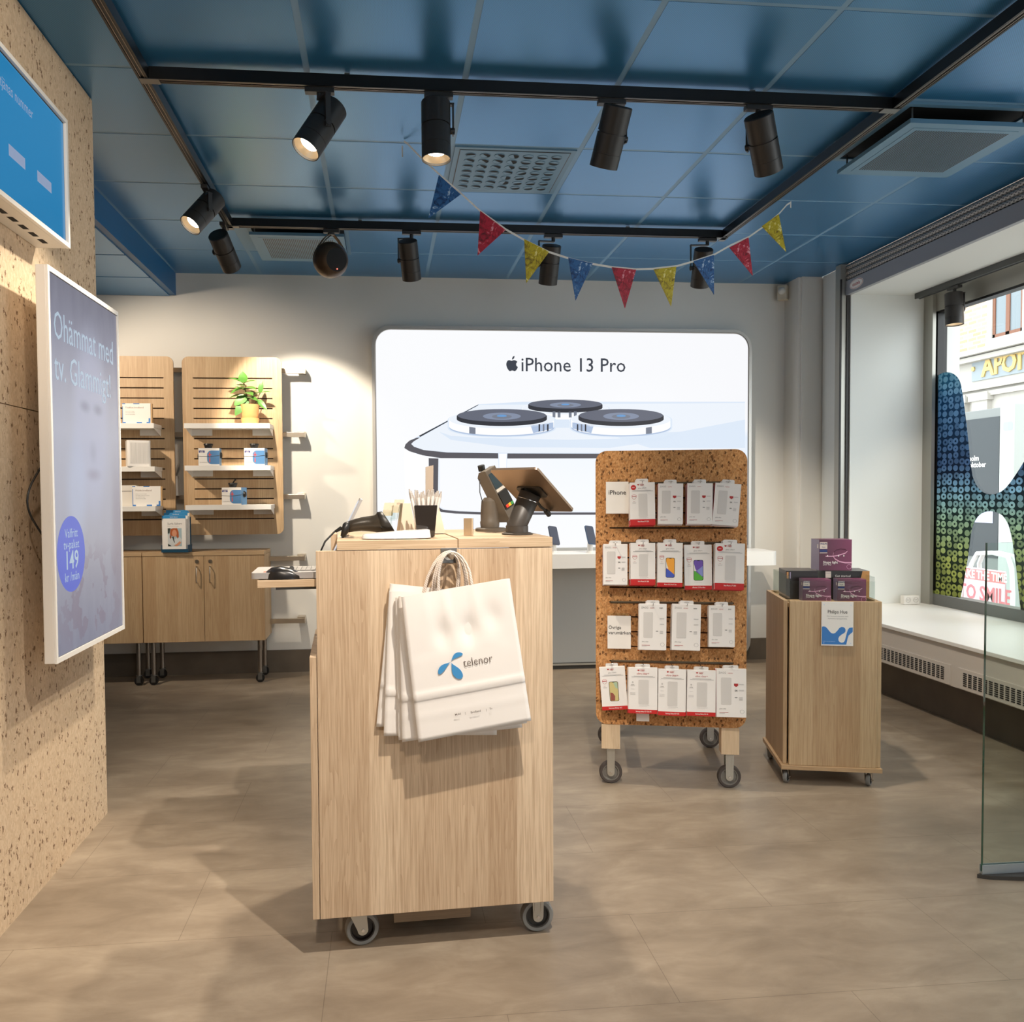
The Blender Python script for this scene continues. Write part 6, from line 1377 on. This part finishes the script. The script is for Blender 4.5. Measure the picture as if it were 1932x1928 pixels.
for (x0p, x1p, yt, yb) in ((1766, 1784, 560, 668), (1875, 1932, 520, 640)):
    y1_, y0_ = fy(x0p, 600)[0], fy(x1p, 600)[0]
    if x0p < 1800: y1_ += .5
    z0_ = zc1+.16; z1_ = z0_+1.75
    b = MB(); b.box(-.05, .02, y0_-.14, y1_+.14, z0_-.12, z0_); b.box(-.04, .02, y0_-.14, y0_, z0_, z1_+.2); b.box(-.04, .02, y1_, y1_+.14, z0_, z1_+.2); b.box(-.04, .02, y0_, y1_, z1_, z1_+.2); q = b.obj('window', STONE, fc)
    b = MB(); ym = (y0_+y1_)/2
    for (a, c, e, f) in ((y0_, y0_+.06, z0_, z1_), (y1_-.06, y1_, z0_, z1_), (ym-.05, ym+.05, z0_, z1_), (y0_, y1_, z0_, z0_+.07), (y0_, y1_, z1_-.07, z1_)): b.box(-.02, .015, a, c, e, f)
    b.obj('sash', WINF, q); b = MB(); b.box(.0, .012, y0_, y1_, z0_, z1_); b.obj('pane', GLS, q)
y1_, y0_ = fy(1868, 850)[0], fy(1932, 850)[0]-1; b = MB(); b.box(-.02, -.001, y0_, y1_, .0, fy(1900, 770)[1]); b.obj('shop_opening', mat('dark_shopfront', (96, 78, 70), .4), fc)
b = MB(); b.box(-.04, -.021, y0_, y1_, fy(1900, 852)[1], fy(1900, 840)[1]); b.obj('red_band', mat('red_band', (176, 70, 60), .5), fc)
for pxx in (1772, 1815, 1856): yy = fy(pxx, 800)[0]; b = MB(); b.box(-.10, 0, yy-.22, yy+.22, 0, zs0-.26); b.box(-.14, 0, yy-.28, yy+.28, zs0-.42, zs0-.30); b.obj('pilaster', STONE, fc)
# digital advertising pylon
AX = 6.9; ay1, ay0 = on(1812, 900, 0, AX).y+.15, on(1893, 900, 0, AX).y
at1 = on(1860, 772, 0, AX).z
py = thing('advertising_pylon', 'dark digital advertising pylon on the pavement outside the window', 'advertising pylon', (AX, (ay0+ay1)/2, -.02))
L2 = (ay1-ay0)/2; b = MB(); b.box(0, .25, -L2, L2, 0, at1+.02); b.obj('cabinet', mat('pylon_grey', (120, 124, 122), .5), py, bevel=.01)
b = MB(); b.box(-.01, -.001, -L2+.06, L2-.06, .55, at1-.08); b.obj('screen', mat('pylon_screen', (54, 60, 64), .6), py)
ah = MB(); cc_ = on(1858, 960, 0, AX); ah.box(-.016, -.0105, cc_.y-py.location.y-.15, cc_.y-py.location.y+.5, cc_.z-.14, cc_.z+.12); ah.obj('screen_block', mat('lilac_block', (178, 182, 214), .5), py)
b = MB(); q = on(1839, 866, 0, AX); b.text('holm', .085, (-.012, q.y-py.location.y, q.z-.02+.02), (0, -1, 0), Z_, 0, bold=.02); q = on(1843, 878, 0, AX); b.text('t oktober', .085, (-.012, q.y-py.location.y, q.z+.0), (0, -1, 0), Z_, 0, bold=.02); b.obj('screen_text', WHITEP, py)
b = MB(); yy = on(1903, 900, 0, AX).y-py.location.y; b.box(-.05, .2, yy-.14, -L2-.001, 0, at1+.03); b.obj('side_post', mat('post_grey', (176, 182, 178), .5), py)
q = on(1902, 804, 0, AX-.05); b = MB(); b.prism(rrect(-.075, .075, -.05, .05, .03), (-.051, q.y-py.location.y, q.z+.02), (0, -1, 0), Z_, .001, 0); b.obj('sticker', mat('sticker_blue', (150, 170, 214), .5), py)
# pavement A-board
BX = 5.4; by1, by0 = on(1822, 1100, 0, BX).y, on(1900, 1100, 0, BX).y; bz1 = on(1850, 1042, 0, BX).z; bzb = on(1860, 1146, 0, BX).z
ab = thing('pavement_sign', 'pink pavement sign with white tubular frame outside the shop window', 'sign', (BX, (by0+by1)/2, -.02))
L2 = (by1-by0)/2+.05; H2 = bz1+.02
b = MB(); 
for sx_ in (0, .30):
    b.tube([(sx_*1.2-.05*(sx_ == 0), L2+.02, .0), (sx_*.6, L2-.02, H2*.55), (sx_*.25+.05, L2-.06, H2-.12), (sx_*.2+.06, L2-.12, H2-.02), (sx_*.2+.06, 0, H2), (sx_*.2+.06, -L2+.12, H2-.02), (sx_*.25+.05, -L2+.06, H2-.12), (sx_*.6, -L2-.02, H2*.55), (sx_*1.2-.05*(sx_ == 0), -L2-.08, .0)], .02, 10)
b.obj('tube_frame', mat('white_tube', (226, 230, 228), .35), ab)
PINK = mat('pink_poster', (236, 196, 204), .6); b = MB(); zt_p = on(1850, 1072, 0, BX).z+.02; zb_p = .06
b.box(-.012, .0, -L2+.06, L2-.04, zb_p, zt_p, 0); b.box(-.014, -.012, -L2+.06, L2-.04, zt_p-.11, zt_p-.012, 1)
b.text('TAKE THE TIME', .105, (-.0148, .03, zt_p-.095), (0, -1, 0), Z_, 2, bold=.03, sx=.85); b.text('TO SMILE', .19, (-.0148, .0, zt_p-.29), (0, -1, 0), Z_, 3, bold=.02, sx=.85)
for k in range(5):
    yy = L2-.12-k*.15; b.prism(ell(0, 0, .07, .07, 22), (-.0128, yy, zt_p-.42-.02*(k % 2)), (0, -1, 0), Z_, .0006, 2); b.prism(ell(-.02, .015, .008, .012, 10), (-.0142, yy, zt_p-.42-.02*(k % 2)), (0, -1, 0), Z_, .0003, 3); b.prism(ell(.02, .015, .008, .012, 10), (-.0142, yy, zt_p-.42-.02*(k % 2)), (0, -1, 0), Z_, .0003, 3)
b.obj('poster', [PINK, mat('salmon_band', (226, 120, 120), .6), WHITEP, mat('rose_print', (208, 112, 118), .6)], ab)
